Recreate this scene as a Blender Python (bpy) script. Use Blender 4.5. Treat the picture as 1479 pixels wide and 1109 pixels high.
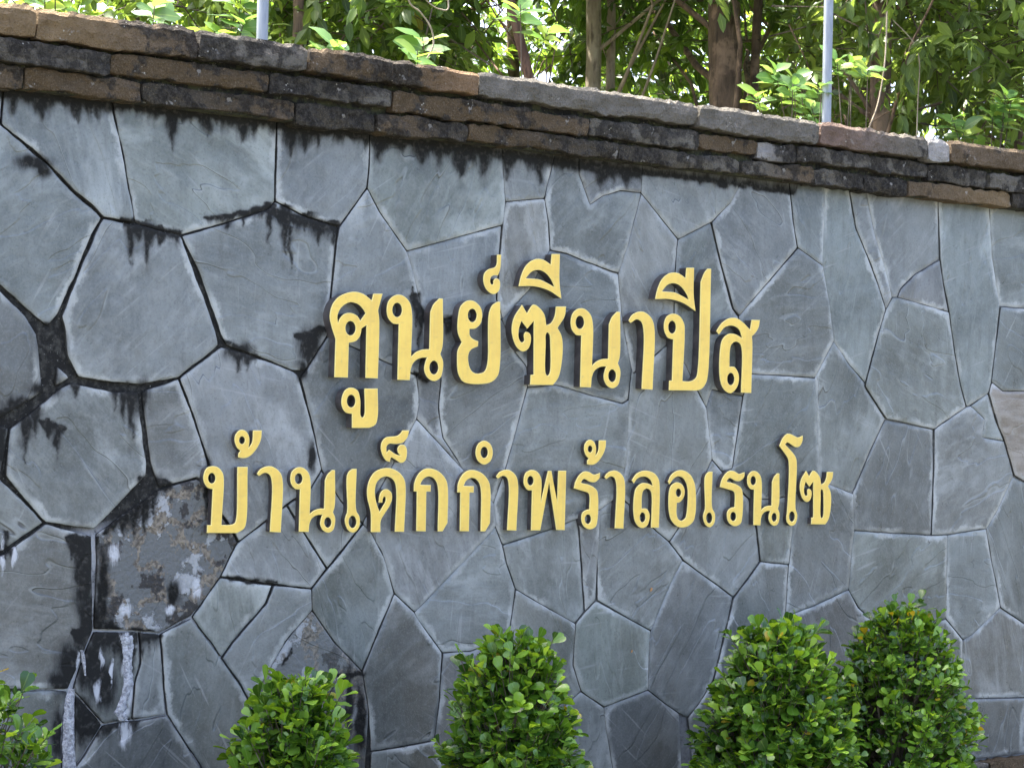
import bpy, math, random
import numpy as np
from mathutils import Vector, Matrix, noise
from mathutils.geometry import delaunay_2d_cdt, tessellate_polygon

scene = bpy.context.scene
C = scene.collection
for o in list(bpy.data.objects):
    bpy.data.objects.remove(o)
rng = np.random.default_rng(7)
random.seed(7)

# ------------------------------------------------------------------ camera
# Wall face is the plane y = 0 (x along the wall, z up).  The camera was
# recovered from the vanishing point of the wall's level lines.
F, CX, CY = 3290.0, 739.5, 554.5            # focal length and centre, photo pixels
VPX, VPY, ROLL = 4798.0, 705.6, math.radians(1.3)
aX = np.array([VPX - CX, VPY - CY, F]); aX /= np.linalg.norm(aX)
dn = np.array([-math.sin(ROLL), math.cos(ROLL), 0.0])
dn[2] = -(dn[0] * aX[0] + dn[1] * aX[1]) / aX[2]
aZ = -dn / np.linalg.norm(dn)
aY = np.cross(aZ, aX)
AX = np.array([aX, aY, aZ])                 # rows: world axes in camera coordinates
DIST = 8.0
CAM = np.array([-DIST * aX[2], -DIST * aY[2], 1.60])

def ray(px, py):
    return AX @ np.array([(px - CX) / F, (py - CY) / F, 1.0])
def P(px, py, y=0.0):                       # photo pixel -> point on the plane y
    d = ray(px, py); s = (y - CAM[1]) / d[1]
    return CAM + s * d
def at_depth(px, py, zc):                   # photo pixel -> point zc metres along the view axis
    return CAM + zc * ray(px, py)
def project(pts):
    q = (np.asarray(pts, float) - CAM) @ AX
    return np.stack([CX + F * q[..., 0] / q[..., 2], CY + F * q[..., 1] / q[..., 2]], -1)

cam_d = bpy.data.cameras.new('camera'); cam = bpy.data.objects.new('camera', cam_d); C.objects.link(cam)
cam_d.sensor_width = 36.0; cam_d.lens = F / 1479.0 * 36.0
cam_d.clip_start = 0.1; cam_d.clip_end = 3000
right, up, back = AX[:, 0], -AX[:, 1], -AX[:, 2]
M4 = Matrix.Identity(4)
for i in range(3):
    M4[i][0], M4[i][1], M4[i][2], M4[i][3] = right[i], up[i], back[i], CAM[i]
cam.matrix_world = M4
scene.camera = cam

# ------------------------------------------------------------------ light
SUN_EL, SUN_AZ = math.radians(64), math.radians(-22)   # behind the wall, a little to the left
w = bpy.data.worlds.new('World'); scene.world = w; w.use_nodes = True
nt = w.node_tree; bg = nt.nodes['Background']
sky = nt.nodes.new('ShaderNodeTexSky'); sky.sky_type = 'NISHITA'; sky.sun_disc = False
sky.sun_elevation = SUN_EL; sky.sun_rotation = SUN_AZ
sky.air_density = .55; sky.dust_density = 5.0; sky.ozone_density = .6
nt.links.new(sky.outputs[0], bg.inputs[0]); bg.inputs[1].default_value = 0.15
sd = bpy.data.lights.new('sun', 'SUN'); sd.energy = 4.0; sd.angle = math.radians(0.6); sd.color = (1, .95, .86)
so = bpy.data.objects.new('sun', sd); C.objects.link(so)
sv = Vector((math.sin(SUN_AZ) * math.cos(SUN_EL), math.cos(SUN_AZ) * math.cos(SUN_EL), math.sin(SUN_EL)))
so.rotation_euler = (-sv).to_track_quat('-Z', 'Y').to_euler(); so.location = sv * 30
scene.view_settings.view_transform = 'Standard'; scene.view_settings.look = 'None'
scene.view_settings.gamma = 1.0; scene.view_settings.use_curve_mapping = False
scene.view_settings.exposure = 2.9
cy = scene.cycles; cy.max_bounces = 6; cy.diffuse_bounces = 3; cy.glossy_bounces = 2; cy.transmission_bounces = 4; cy.transparent_max_bounces = 4

# ------------------------------------------------------------------ helpers
def tag(o, label=None, cat=None, group=None, kind=None):
    if label: o['label'] = label
    if cat: o['category'] = cat
    if group: o['group'] = group
    if kind: o['kind'] = kind
    return o
def empty(name, loc=(0, 0, 0)):
    o = bpy.data.objects.new(name, None); C.objects.link(o); o.location = loc
    o.empty_display_size = .1
    return o
def mesh_obj(name, verts, faces, mat, parent=None, origin=None, smooth=False, attrs=None):
    verts = np.asarray(verts, float)
    org = np.zeros(3) if origin is None else np.asarray(origin, float)
    me = bpy.data.meshes.new(name); me.from_pydata((verts - org).tolist(), [], [list(map(int, f)) for f in faces])
    if attrs:
        for k, v in attrs.items():
            a = me.attributes.new(k, 'FLOAT_COLOR', 'POINT'); a.data.foreach_set('color', np.asarray(v, np.float32).ravel())
    if smooth: me.polygons.foreach_set('use_smooth', [True] * len(me.polygons))
    me.materials.append(mat); me.update()
    o = bpy.data.objects.new(name, me); C.objects.link(o)
    if parent is not None:
        o.parent = parent; o.location = Vector(org) - parent.location
    else: o.location = org
    return o
def big_mesh(name, verts, faces_tri, mat, parent=None, attrs=None, smooth=False):
    """fast triangle mesh from numpy arrays, in the parent's frame"""
    off = np.array(parent.location) if parent is not None else np.zeros(3)
    v = np.asarray(verts, np.float32) - off.astype(np.float32); f = np.asarray(faces_tri, np.int32)
    me = bpy.data.meshes.new(name)
    me.vertices.add(len(v)); me.vertices.foreach_set('co', v.ravel())
    me.loops.add(f.size); me.loops.foreach_set('vertex_index', f.ravel())
    me.polygons.add(len(f)); me.polygons.foreach_set('loop_start', np.arange(0, f.size, 3, dtype=np.int32))
    me.polygons.foreach_set('use_smooth', np.full(len(f), smooth))
    if attrs:
        for k, vv in attrs.items():
            a = me.attributes.new(k, 'FLOAT_COLOR', 'POINT'); a.data.foreach_set('color', np.asarray(vv, np.float32).ravel())
    me.materials.append(mat); me.update(calc_edges=True); me.validate()
    o = bpy.data.objects.new(name, me); C.objects.link(o)
    if parent is not None: o.parent = parent
    return o
def N(x, y, z=0.0): return noise.noise((x, y, z))      # about -1..1
def sstep(a, b, x):
    t = np.clip((x - a) / (b - a), 0, 1); return t * t * (3 - 2 * t)

# ---- node shorthand
class G:
    def __init__(s, name):
        s.m = bpy.data.materials.new(name); s.m.use_nodes = True; s.t = s.m.node_tree; s.n = s.t.nodes; s.l = s.t.links
        s.b = s.n['Principled BSDF']; s.out = s.n['Material Output']
    def new(s, typ, **kw):
        n = s.n.new(typ)
        for k, v in kw.items(): setattr(n, k, v)
        return n
    def put(s, sock, v):
        if hasattr(v, 'links') or isinstance(v, bpy.types.NodeSocket): s.l.new(v, sock)
        else: sock.default_value = v
    def coord(s, kind='Object'): return s.new('ShaderNodeTexCoord').outputs[kind]
    def attr(s, name):
        a = s.new('ShaderNodeAttribute', attribute_name=name)
        sp = s.new('ShaderNodeSeparateColor'); s.l.new(a.outputs['Color'], sp.inputs[0])
        return a, sp.outputs[0], sp.outputs[1], sp.outputs[2]
    def noise(s, vec, scale, detail=4, rough=.55, dist=0.0, out=0):
        n = s.new('ShaderNodeTexNoise'); s.l.new(vec, n.inputs['Vector'])
        n.inputs['Scale'].default_value = scale; n.inputs['Detail'].default_value = detail
        n.inputs['Roughness'].default_value = rough; n.inputs['Distortion'].default_value = dist
        return n.outputs[out]
    def voro(s, vec, scale, feature='F1', out=0):
        n = s.new('ShaderNodeTexVoronoi', feature=feature); s.l.new(vec, n.inputs['Vector']); n.inputs['Scale'].default_value = scale
        return n.outputs[out]
    def math(s, op, a, b=0.0, c=0.0, clamp=False):
        n = s.new('ShaderNodeMath', operation=op, use_clamp=clamp)
        for i, v in enumerate((a, b, c)): s.put(n.inputs[i], v)
        return n.outputs[0]
    def ramp(s, x, lo, hi, a=0.0, b=1.0):
        n = s.new('ShaderNodeMapRange', interpolation_type='SMOOTHSTEP'); s.put(n.inputs[0], x)
        n.inputs[1].default_value = lo; n.inputs[2].default_value = hi; n.inputs[3].default_value = a; n.inputs[4].default_value = b
        return n.outputs[0]
    def mix(s, f, a, b):
        n = s.new('ShaderNodeMix', data_type='RGBA')
        s.put(n.inputs[0], f)
        for i, v in ((6, a), (7, b)):
            if isinstance(v, tuple): v = (*v, 1) if len(v) == 3 else v
            s.put(n.inputs[i], v)
        return n.outputs[2]
    def mapping(s, vec, scale=(1, 1, 1), rot=(0, 0, 0), loc=None):
        n = s.new('ShaderNodeMapping'); s.l.new(vec, n.inputs[0])
        n.inputs['Scale'].default_value = scale; n.inputs['Rotation'].default_value = rot
        if loc is not None: s.put(n.inputs['Location'], loc)
        return n.outputs[0]
    def vrot(s, vec, angle, axis='Y_AXIS'):
        n = s.new('ShaderNodeVectorRotate', rotation_type=axis); s.l.new(vec, n.inputs['Vector']); s.put(n.inputs['Angle'], angle)
        return n.outputs[0]
    def vadd(s, a, b):
        n = s.new('ShaderNodeVectorMath', operation='ADD'); s.put(n.inputs[0], a); s.put(n.inputs[1], b); return n.outputs[0]
    def vscale(s, a, k):
        n = s.new('ShaderNodeVectorMath', operation='SCALE'); s.put(n.inputs[0], a); s.put(n.inputs['Scale'], k); return n.outputs[0]
    def bump(s, h, strength=.3, dist=.01, normal=None):
        n = s.new('ShaderNodeBump'); s.put(n.inputs['Height'], h); n.inputs['Strength'].default_value = strength; n.inputs['Distance'].default_value = dist
        if normal is not None: s.l.new(normal, n.inputs['Normal'])
        return n.outputs[0]
    def set(s, **kw):
        for k, v in kw.items():
            k = k.replace('_', ' ')
            if isinstance(v, tuple) and len(v) == 3: v = (*v, 1)
            s.put(s.b.inputs[k], v)

# ------------------------------------------------------------------ materials
def slate_material(name, stained, crusty):
    g = G(name)
    co = g.coord()
    ta, tone, warm, mott = g.attr('tone')
    wa, edge, stain, lime = g.attr('wear')
    off = g.vscale(ta.outputs['Color'], 37.0)
    v = g.vadd(co, off)
    vr = g.vrot(v, g.math('MULTIPLY', tone, 9.0))
    n1 = g.noise(v, 2.4, 4, .6)
    n2 = g.noise(v, 15, 5, .65)
    streak = g.noise(g.mapping(vr, (2.6, 2.6, 15.0)), 1.6, 5, .68, .1)
    vert = g.noise(g.mapping(v, (24, 24, 1.8)), 1.0, 3, .6)      # rain streaks
    flake = g.noise(g.mapping(vr, (1.0, 1.0, 3.2)), 1.5, 3, .5, .25)   # cleft layers
    base = g.mix(g.ramp(n1, .30, .70), (.068, .076, .069), (.146, .159, .147))
    base = g.mix(g.math('MULTIPLY', g.ramp(streak, .50, .72), .50), base, (.208, .222, .208))
    base = g.mix(g.math('MULTIPLY', g.ramp(vert, .48, .72), .42), base, (.064, .068, .062))
    base = g.mix(g.math('MULTIPLY', g.ramp(n2, .42, .74), .40), base, (.196, .208, .195))
    cloud = g.noise(g.mapping(vr, (1.0, 1.0, 1.7)), 2.0, 5, .68, .4)
    base = g.mix(g.ramp(cloud, .50, .70, 0, .62), base, (.272, .290, .274))
    tn = g.new('ShaderNodeHueSaturation'); g.l.new(base, tn.inputs['Color']); g.put(tn.inputs['Value'], g.math('MULTIPLY_ADD', tone, .80, .68))
    g.put(tn.inputs['Hue'], g.math('MULTIPLY_ADD', g.math('FRACT', g.math('MULTIPLY', tone, 17.3)), .12, .46)); g.put(tn.inputs['Saturation'], g.math('MULTIPLY_ADD', g.math('FRACT', g.math('MULTIPLY', tone, 31.7)), .9, .6))
    base = tn.outputs[0]
    base = g.mix(g.math('MULTIPLY', warm, .75), base, g.mix(g.ramp(streak, .3, .7), (.17, .13, .085), (.32, .28, .23)))
    grit = g.noise(v, 130, 3, .7)
    base = g.mix(g.ramp(grit, .50, .72, 0, .30), base, (.23, .235, .225)); base = g.mix(g.ramp(grit, .30, .48, .32, 0), base, (.05, .052, .05))
    sc = g.noise(g.mapping(g.vrot(v, g.math('MULTIPLY', tone, -7.0)), (3.0, 3.0, 60.0)), 1.0, 2, .5)      # fine scratches
    base = g.mix(g.math('MULTIPLY', g.ramp(sc, .62, .69), g.ramp(n1, .42, .56, 0, .42)), base, (.30, .31, .30))
    # edges of the cleft layers: a step in the surface, pale or dark along its rim
    st1 = g.ramp(flake, .430, .438); st2 = g.ramp(flake, .585, .593)
    mk = g.ramp(g.noise(v, 2.6, 2), .48, .62)
    rim = g.math('MULTIPLY', g.math('ADD', g.ramp(g.math('ABSOLUTE', g.math('SUBTRACT', flake, .440)), 0, .009, 1, 0), g.ramp(g.math('ABSOLUTE', g.math('SUBTRACT', flake, .583)), 0, .009, 1, 0), clamp=True), mk)
    base = g.mix(g.math('MULTIPLY', rim, .34), base, (.33, .355, .34))
    dk = g.math('MULTIPLY', g.ramp(g.math('ABSOLUTE', g.math('SUBTRACT', flake, .434)), 0, .0028, 1, 0), g.ramp(mk, .3, .8))
    base = g.mix(g.math('MULTIPLY', dk, .75), base, (.025, .025, .024))
    # mineral bloom near the joints
    e = g.math('ADD', edge, g.math('MULTIPLY', g.math('SUBTRACT', g.noise(v, 17, 6, .74), .5), 1.05))
    halo = g.math('MULTIPLY', g.ramp(e, -.14, .0), g.ramp(e, .10, .36, 1, 0))
    halo = g.math('MULTIPLY', halo, g.ramp(g.noise(v, 4.2, 2), .40, .64, .08, 1.0))
    base = g.mix(g.math('MULTIPLY', halo, .74), base, (.42, .435, .41))
    edark = g.ramp(g.math('ADD', edge, g.math('MULTIPLY', g.math('SUBTRACT', n2, .5), .12)), .0, .030, .8, 0)
    base = g.mix(edark, base, (.022, .022, .021))
    rough = g.math('MULTIPLY_ADD', n2, .24, .19)
    h = g.math('ADD', g.math('MULTIPLY', streak, .26), g.math('ADD', g.math('MULTIPLY', n2, .40), g.math('MULTIPLY', grit, .10)))
    h = g.math('ADD', h, g.math('MULTIPLY', g.math('ADD', st1, st2), .40))
    spec = .5
    if crusty:
        m1 = g.noise(g.vadd(co, (3.1, 0, 1.7)), 5.5, 6, .62); m2 = g.noise(g.vadd(co, (7.7, 0, 4.2)), 7, 6, .62); m3 = g.noise(g.vadd(co, (1.2, 3, .2)), 6, 6, .65)
        fine = g.noise(co, 70, 3)
        crust = g.mix(g.ramp(m2, .53, .56), g.mix(n1, (.085, .09, .085), (.13, .135, .13)), g.mix(fine, (.22, .23, .23), (.36, .37, .37)))
        crust = g.mix(g.ramp(g.math('ABSOLUTE', g.math('SUBTRACT', m1, .50)), .022, .040, 1, 0), crust, g.mix(g.ramp(fine, .4, .6), (.085, .07, .052), (.20, .17, .125)))
        crust = g.mix(g.ramp(m3, .525, .555), crust, g.mix(g.ramp(fine, .5, .7), (.018, .016, .014), (.07, .055, .04)))
        base = g.mix(mott, base, crust); h = g.math('ADD', h, g.math('MULTIPLY', mott, g.math('ADD', g.ramp(m2, .53, .56), fine)))
        rough = g.math('ADD', rough, g.math('MULTIPLY', mott, .3))
    if stained:
        # black algae running down from joints, then lime
        sn = g.math('ADD', stain, g.math('MULTIPLY', g.math('SUBTRACT', g.noise(g.mapping(v, (46, 46, 15)), 1.0, 5, .75), .5), .8))
        sm = g.ramp(sn, .30, .84)
        base = g.mix(g.math('MULTIPLY', g.ramp(sn, -.05, .5), .55), base, (.045, .045, .042))
        base = g.mix(g.math('MULTIPLY', sm, .96), base, g.mix(g.ramp(g.noise(v, 55, 3), .5, .75), (.010, .010, .009), (.045, .043, .038)))
        lm = g.ramp(g.math('ADD', lime, g.math('MULTIPLY', g.math('SUBTRACT', g.noise(g.mapping(v, (60, 60, 14)), 1.0, 5, .7), .5), 1.1)), .45, .85)
        base = g.mix(g.math('MULTIPLY', lm, .85), base, g.mix(n2, (.40, .41, .42), (.62, .63, .64)))
        h = g.math('ADD', h, g.math('MULTIPLY', lm, .4))
        rough = g.math('ADD', rough, g.math('MULTIPLY', g.math('ADD', sm, lm), .4), clamp=True)
        spec = g.math('MULTIPLY_ADD', sm, -.35, .5)
    g.set(Base_Color=base, Roughness=rough, Normal=g.bump(h, .5, .010))
    g.put(g.b.inputs['Specular IOR Level'], spec)
    return g.m

def mortar_material():
    g = G('joint_mortar'); co = g.coord('Object')
    a, r, gg, lime = g.attr('wear')
    n = g.noise(co, 40, 5, .65)
    c = g.mix(g.ramp(n, .45, .7), (.018, .018, .017), (.055, .054, .048)); c = g.mix(g.math('MULTIPLY', r, .8), c, (.10, .105, .10))
    c = g.mix(g.ramp(g.noise(co, 130, 3), .66, .72), c, (.22, .22, .20))
    c = g.mix(g.math('MULTIPLY', lime, g.ramp(n, .25, .5)), c, (.40, .41, .42))
    g.set(Base_Color=c, Roughness=.9, Normal=g.bump(n, .6, .012)); g.b.inputs['Specular IOR Level'].default_value = .1; return g.m

def coping_material():
    g = G('coping_brick'); co = g.coord()
    a = g.new('ShaderNodeAttribute', attribute_name='tint')
    n0 = g.noise(co, 3.5, 4, .6); n1 = g.noise(co, 13, 7, .66); n2 = g.noise(co, 55, 5, .62)
    hv = g.new('ShaderNodeHueSaturation'); g.l.new(a.outputs['Color'], hv.inputs['Color']); g.put(hv.inputs['Value'], g.math('MULTIPLY_ADD', n1, 1.2, .35))
    c = hv.outputs[0]
    al = a.outputs['Alpha']                     # how far black algae has taken the block
    blk = g.ramp(g.math('ADD', g.math('MULTIPLY', g.math('SUBTRACT', n1, .5), 1.5), g.math('ADD', al, g.math('MULTIPLY', g.math('SUBTRACT', n0, .5), 1.2))), .40, .57)
    c = g.mix(g.math('MULTIPLY', blk, .88), c, g.mix(g.ramp(n2, .4, .7), (.016, .0145, .0125), (.075, .066, .054)))
    c = g.mix(g.math('MULTIPLY', g.ramp(g.noise(co, 34, 2), .62, .68), g.math('MULTIPLY', g.ramp(g.noise(co, 4, 2), .5, .62), .7)), c, (.36, .34, .30))
    n3 = g.noise(co, 170, 3, .7); c = g.mix(g.ramp(n3, .52, .70, 0, .45), c, g.mix(blk, (.26, .21, .15), (.095, .088, .076))); c = g.mix(g.ramp(n3, .30, .45, .45, 0), c, (.012, .010, .008))
    sp = g.ramp(g.voro(co, 60), .12, .2, 1, 0)
    c = g.mix(g.math('MULTIPLY', sp, g.ramp(g.noise(co, 7, 2), .54, .62)), c, (.46, .44, .38))
    h = g.math('ADD', g.math('MULTIPLY', n1, 1.0), g.math('ADD', g.math('MULTIPLY', n2, .55), g.math('MULTIPLY', n3, .22)))
    g.set(Base_Color=c, Roughness=.92, Normal=g.bump(h, 1.0, .035)); g.b.inputs['Specular IOR Level'].default_value = .2
    return g.m

def moss_mortar_material():
    g = G('mossy_mortar'); co = g.coord(); n = g.noise(co, 26, 6, .65)
    c = g.mix(g.ramp(n, .42, .62), (.012, .012, .010), (.055, .058, .025))
    c = g.mix(g.ramp(g.noise(co, 80, 3), .62, .72), c, (.16, .15, .11))
    g.set(Base_Color=c, Roughness=.95, Normal=g.bump(n, .9, .02)); return g.m

def gold_material():
    g = G('gold_letter_face'); co = g.coord('Object')
    n = g.noise(co, 11, 6, .7); n2 = g.noise(g.mapping(co, (20, 20, 80)), 1.0, 4, .6)
    c = g.mix(g.ramp(n, .40, .70, 0, .8), (.83, .575, .105), (.73, .48, .085))
    c = g.mix(g.ramp(n2, .55, .78, 0, .40), c, (.52, .38, .11)); c = g.mix(g.ramp(g.noise(g.mapping(co, (45, 45, 3)), 1.0, 4, .6), .52, .72, 0, .28), c, (.55, .40, .13))
    c = g.mix(g.ramp(g.noise(co, 46, 3), .66, .74, 0, .35), c, (.42, .33, .13))
    g.set(Base_Color=c, Roughness=g.math('MULTIPLY_ADD', n, .2, .32), Normal=g.bump(n2, .05, .004)); return g.m
def gold_edge_material():
    g = G('gold_letter_edge'); g.set(Base_Color=(.90, .74, .25), Roughness=.35); return g.m
def return_material():
    g = G('letter_return'); co = g.coord('Object'); n = g.noise(co, 25, 4)
    c = g.mix(g.ramp(n, .35, .7), (.050, .044, .043), (.095, .084, .080))
    g.set(Base_Color=c, Roughness=.38); return g.m

def leaf_material(name, c0, c1, c2, trans=.35, rough=.34, spec=.5):
    g = G(name); a, r, gg, b = g.attr('leaf')
    co = g.coord('Object')
    c = g.mix(g.ramp(r, .0, .6), c0, c1); c = g.mix(g.ramp(r, .62, 1.0), c, c2)
    c = g.mix(g.ramp(gg, .93, .95), c, (.38, .30, .03))            # a few yellow leaves
    c = g.mix(g.math('MULTIPLY', g.ramp(b, .0, .16, 1, 0), .35), c, (.20, .30, .08))   # pale midrib
    g.set(Base_Color=c, Roughness=rough); g.b.inputs['Specular IOR Level'].default_value = spec
    tr = g.new('ShaderNodeBsdfTranslucent')
    hs = g.new('ShaderNodeHueSaturation'); g.l.new(c, hs.inputs['Color']); hs.inputs['Hue'].default_value = .475; hs.inputs['Saturation'].default_value = 1.1; hs.inputs['Value'].default_value = 2.1
    g.l.new(hs.outputs[0], tr.inputs[0])
    mx = g.new('ShaderNodeMixShader'); mx.inputs[0].default_value = trans
    g.l.new(g.b.outputs[0], mx.inputs[1]); g.l.new(tr.outputs[0], mx.inputs[2]); g.l.new(mx.outputs[0], g.out.inputs[0])
    return g.m
def bark_material(name, c0, c1, c2):
    g = G(name); co = g.coord(); n = g.noise(g.mapping(co, (5, 5, 1.4)), 3.0, 6, .65); n2 = g.noise(co, 5, 4, .6); n3 = g.noise(g.mapping(co, (40, 40, 8)), 1, 4, .6)
    c = g.mix(g.ramp(n, .35, .65), c0, c1); c = g.mix(g.ramp(n2, .50, .60), c, c2); c = g.mix(g.ramp(n3, .30, .48, .7, 0), c, tuple(q * .3 for q in c0))
    g.set(Base_Color=c, Roughness=.9, Normal=g.bump(g.math('ADD', n, g.math('MULTIPLY', n3, .5)), .8, .02)); return g.m
def ground_material():
    g = G('soil_ground'); co = g.coord(); n = g.noise(co, 3, 6, .65); n2 = g.noise(co, 30, 4)
    c = g.mix(g.ramp(n, .4, .65), (.045, .036, .026), (.055, .07, .028)); c = g.mix(g.ramp(n2, .5, .7, 0, .5), c, (.09, .075, .05))
    g.set(Base_Color=c, Roughness=.95, Normal=g.bump(n2, .6, .02)); return g.m
def asphalt_material():
    g = G('asphalt'); co = g.coord(); n = g.noise(co, 60, 5, .7); n2 = g.noise(co, 1.2, 4)
    c = g.mix(n, (.035, .035, .036), (.075, .075, .073)); c = g.mix(g.ramp(n2, .45, .7, 0, .5), c, (.05, .048, .045))
    g.set(Base_Color=c, Roughness=.88, Normal=g.bump(n, .5, .006)); return g.m
def concrete_material():
    g = G('kerb_concrete'); co = g.coord(); n = g.noise(co, 9, 6, .65)
    g.set(Base_Color=g.mix(n, (.18, .175, .16), (.33, .32, .30)), Roughness=.9, Normal=g.bump(n, .4, .008)); return g.m
def steel_material():
    g = G('galvanised_steel'); co = g.coord(); n = g.noise(g.mapping(co, (30, 30, 6)), 1.0, 4, .6)
    g.set(Base_Color=g.mix(g.ramp(n, .3, .7), (.20, .225, .25), (.31, .335, .36)), Metallic=.5, Roughness=.45); return g.m
def lime_material():
    g = G('lime_crust'); co = g.coord(); n = g.noise(co, 90, 5, .7)
    g.set(Base_Color=g.mix(g.ramp(n, .35, .65), (.22, .225, .24), (.58, .59, .61)), Roughness=.9, Normal=g.bump(n, 1.0, .01)); return g.m

M = dict(slate=slate_material('slate', False, False), slate_stained=slate_material('slate_stained', True, False), slate_crusted=slate_material('slate_crusted', True, True), mortar=mortar_material(), coping=coping_material(), moss=moss_mortar_material(), gold=gold_material(),
         gold_edge=gold_edge_material(), ret=return_material(), ground=ground_material(), asphalt=asphalt_material(), kerb=concrete_material(),
         steel=steel_material(), lime=lime_material(),
         shrub=leaf_material('shrub_leaf', (.026, .072, .011), (.095, .205, .021), (.23, .39, .05), .26, .27, .55),
         tree_a=leaf_material('tree_leaf_deep', (.024, .054, .010), (.052, .108, .018), (.15, .25, .04), .52, .38),
         tree_b=leaf_material('tree_leaf_olive', (.042, .074, .018), (.088, .145, .032), (.18, .26, .06), .52, .40),
         tree_c=leaf_material('tree_leaf_light', (.06, .11, .02), (.12, .21, .04), (.19, .30, .06), .48, .40),
         sprig=leaf_material('sprig_leaf', (.045, .105, .026), (.085, .18, .042), (.20, .29, .055), .42, .34),
         twig=bark_material('twig_bark', (.06, .045, .03), (.11, .085, .06), (.15, .12, .09)),
         bark_pale=bark_material('pale_bark', (.24, .19, .13), (.40, .34, .25), (.28, .23, .16)),
         bark_brown=bark_material('brown_bark', (.075, .05, .032), (.16, .108, .07), (.24, .16, .105)),
         bark_red=bark_material('red_brown_bark', (.08, .042, .026), (.17, .095, .06), (.12, .07, .045)),
         dry=leaf_material('dry_leaf', (.35, .16, .05), (.42, .22, .07), (.45, .28, .1), .2))

# ------------------------------------------------------------------ the ground
def sheet(name, x0, x1, y0, y1, z, mat):
    o = mesh_obj(name, [(x0, y0, z), (x1, y0, z), (x1, y1, z), (x0, y1, z)], [(0, 1, 2, 3)], mat); return tag(o, kind='structure')
sheet('ground', -400, 400, -400, 400, 0.0, M['ground'])
sheet('road', -120, 120, -9.5, -3.4, 0.004, M['asphalt'])
def box(x0, x1, y0, y1, z0, z1):
    return ([(x0, y0, z0), (x1, y0, z0), (x1, y1, z0), (x0, y1, z0), (x0, y0, z1), (x1, y0, z1), (x1, y1, z1), (x0, y1, z1)],
            [(0, 3, 2, 1), (4, 5, 6, 7), (0, 1, 5, 4), (1, 2, 6, 5), (2, 3, 7, 6), (3, 0, 4, 7)])
v, f = box(-120, 120, -3.4, -3.25, -.05, .13); tag(mesh_obj('kerb', v, f, M['kerb']), kind='structure')

# ------------------------------------------------------------------ the slate wall
WL, WR = P(-81, 600)[0] - 1.6, P(1539, 600)[0] + 2.2       # ends of the wall
Z_SLATE0 = P(1450, 1091)[2]                                # bottom of the slates / top of the plinth
def course_y(y0, x): return VPY - (VPY - y0) * (VPX - x) / VPX   # a level line that crosses x = 0 at y0
PROT = [.115, .097, .080]
ZT = P(740, course_y(-2, 740), -PROT[0])[2]
ZB1 = P(740, course_y(47, 740), -PROT[0])[2]
ZB2 = P(740, course_y(88, 740), -PROT[1])[2]
ZB3 = P(740, course_y(125, 740), -PROT[2])[2]
print('levels', Z_SLATE0, ZT, ZB1, ZB2, ZB3, 'wall x', WL, WR, 'cam', CAM)

wall = empty('stone_wall', (P(740, 600)[0], .15, 0))
tag(wall, 'grey slate crazy paving boundary wall with weathered brick coping', 'wall')

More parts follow.
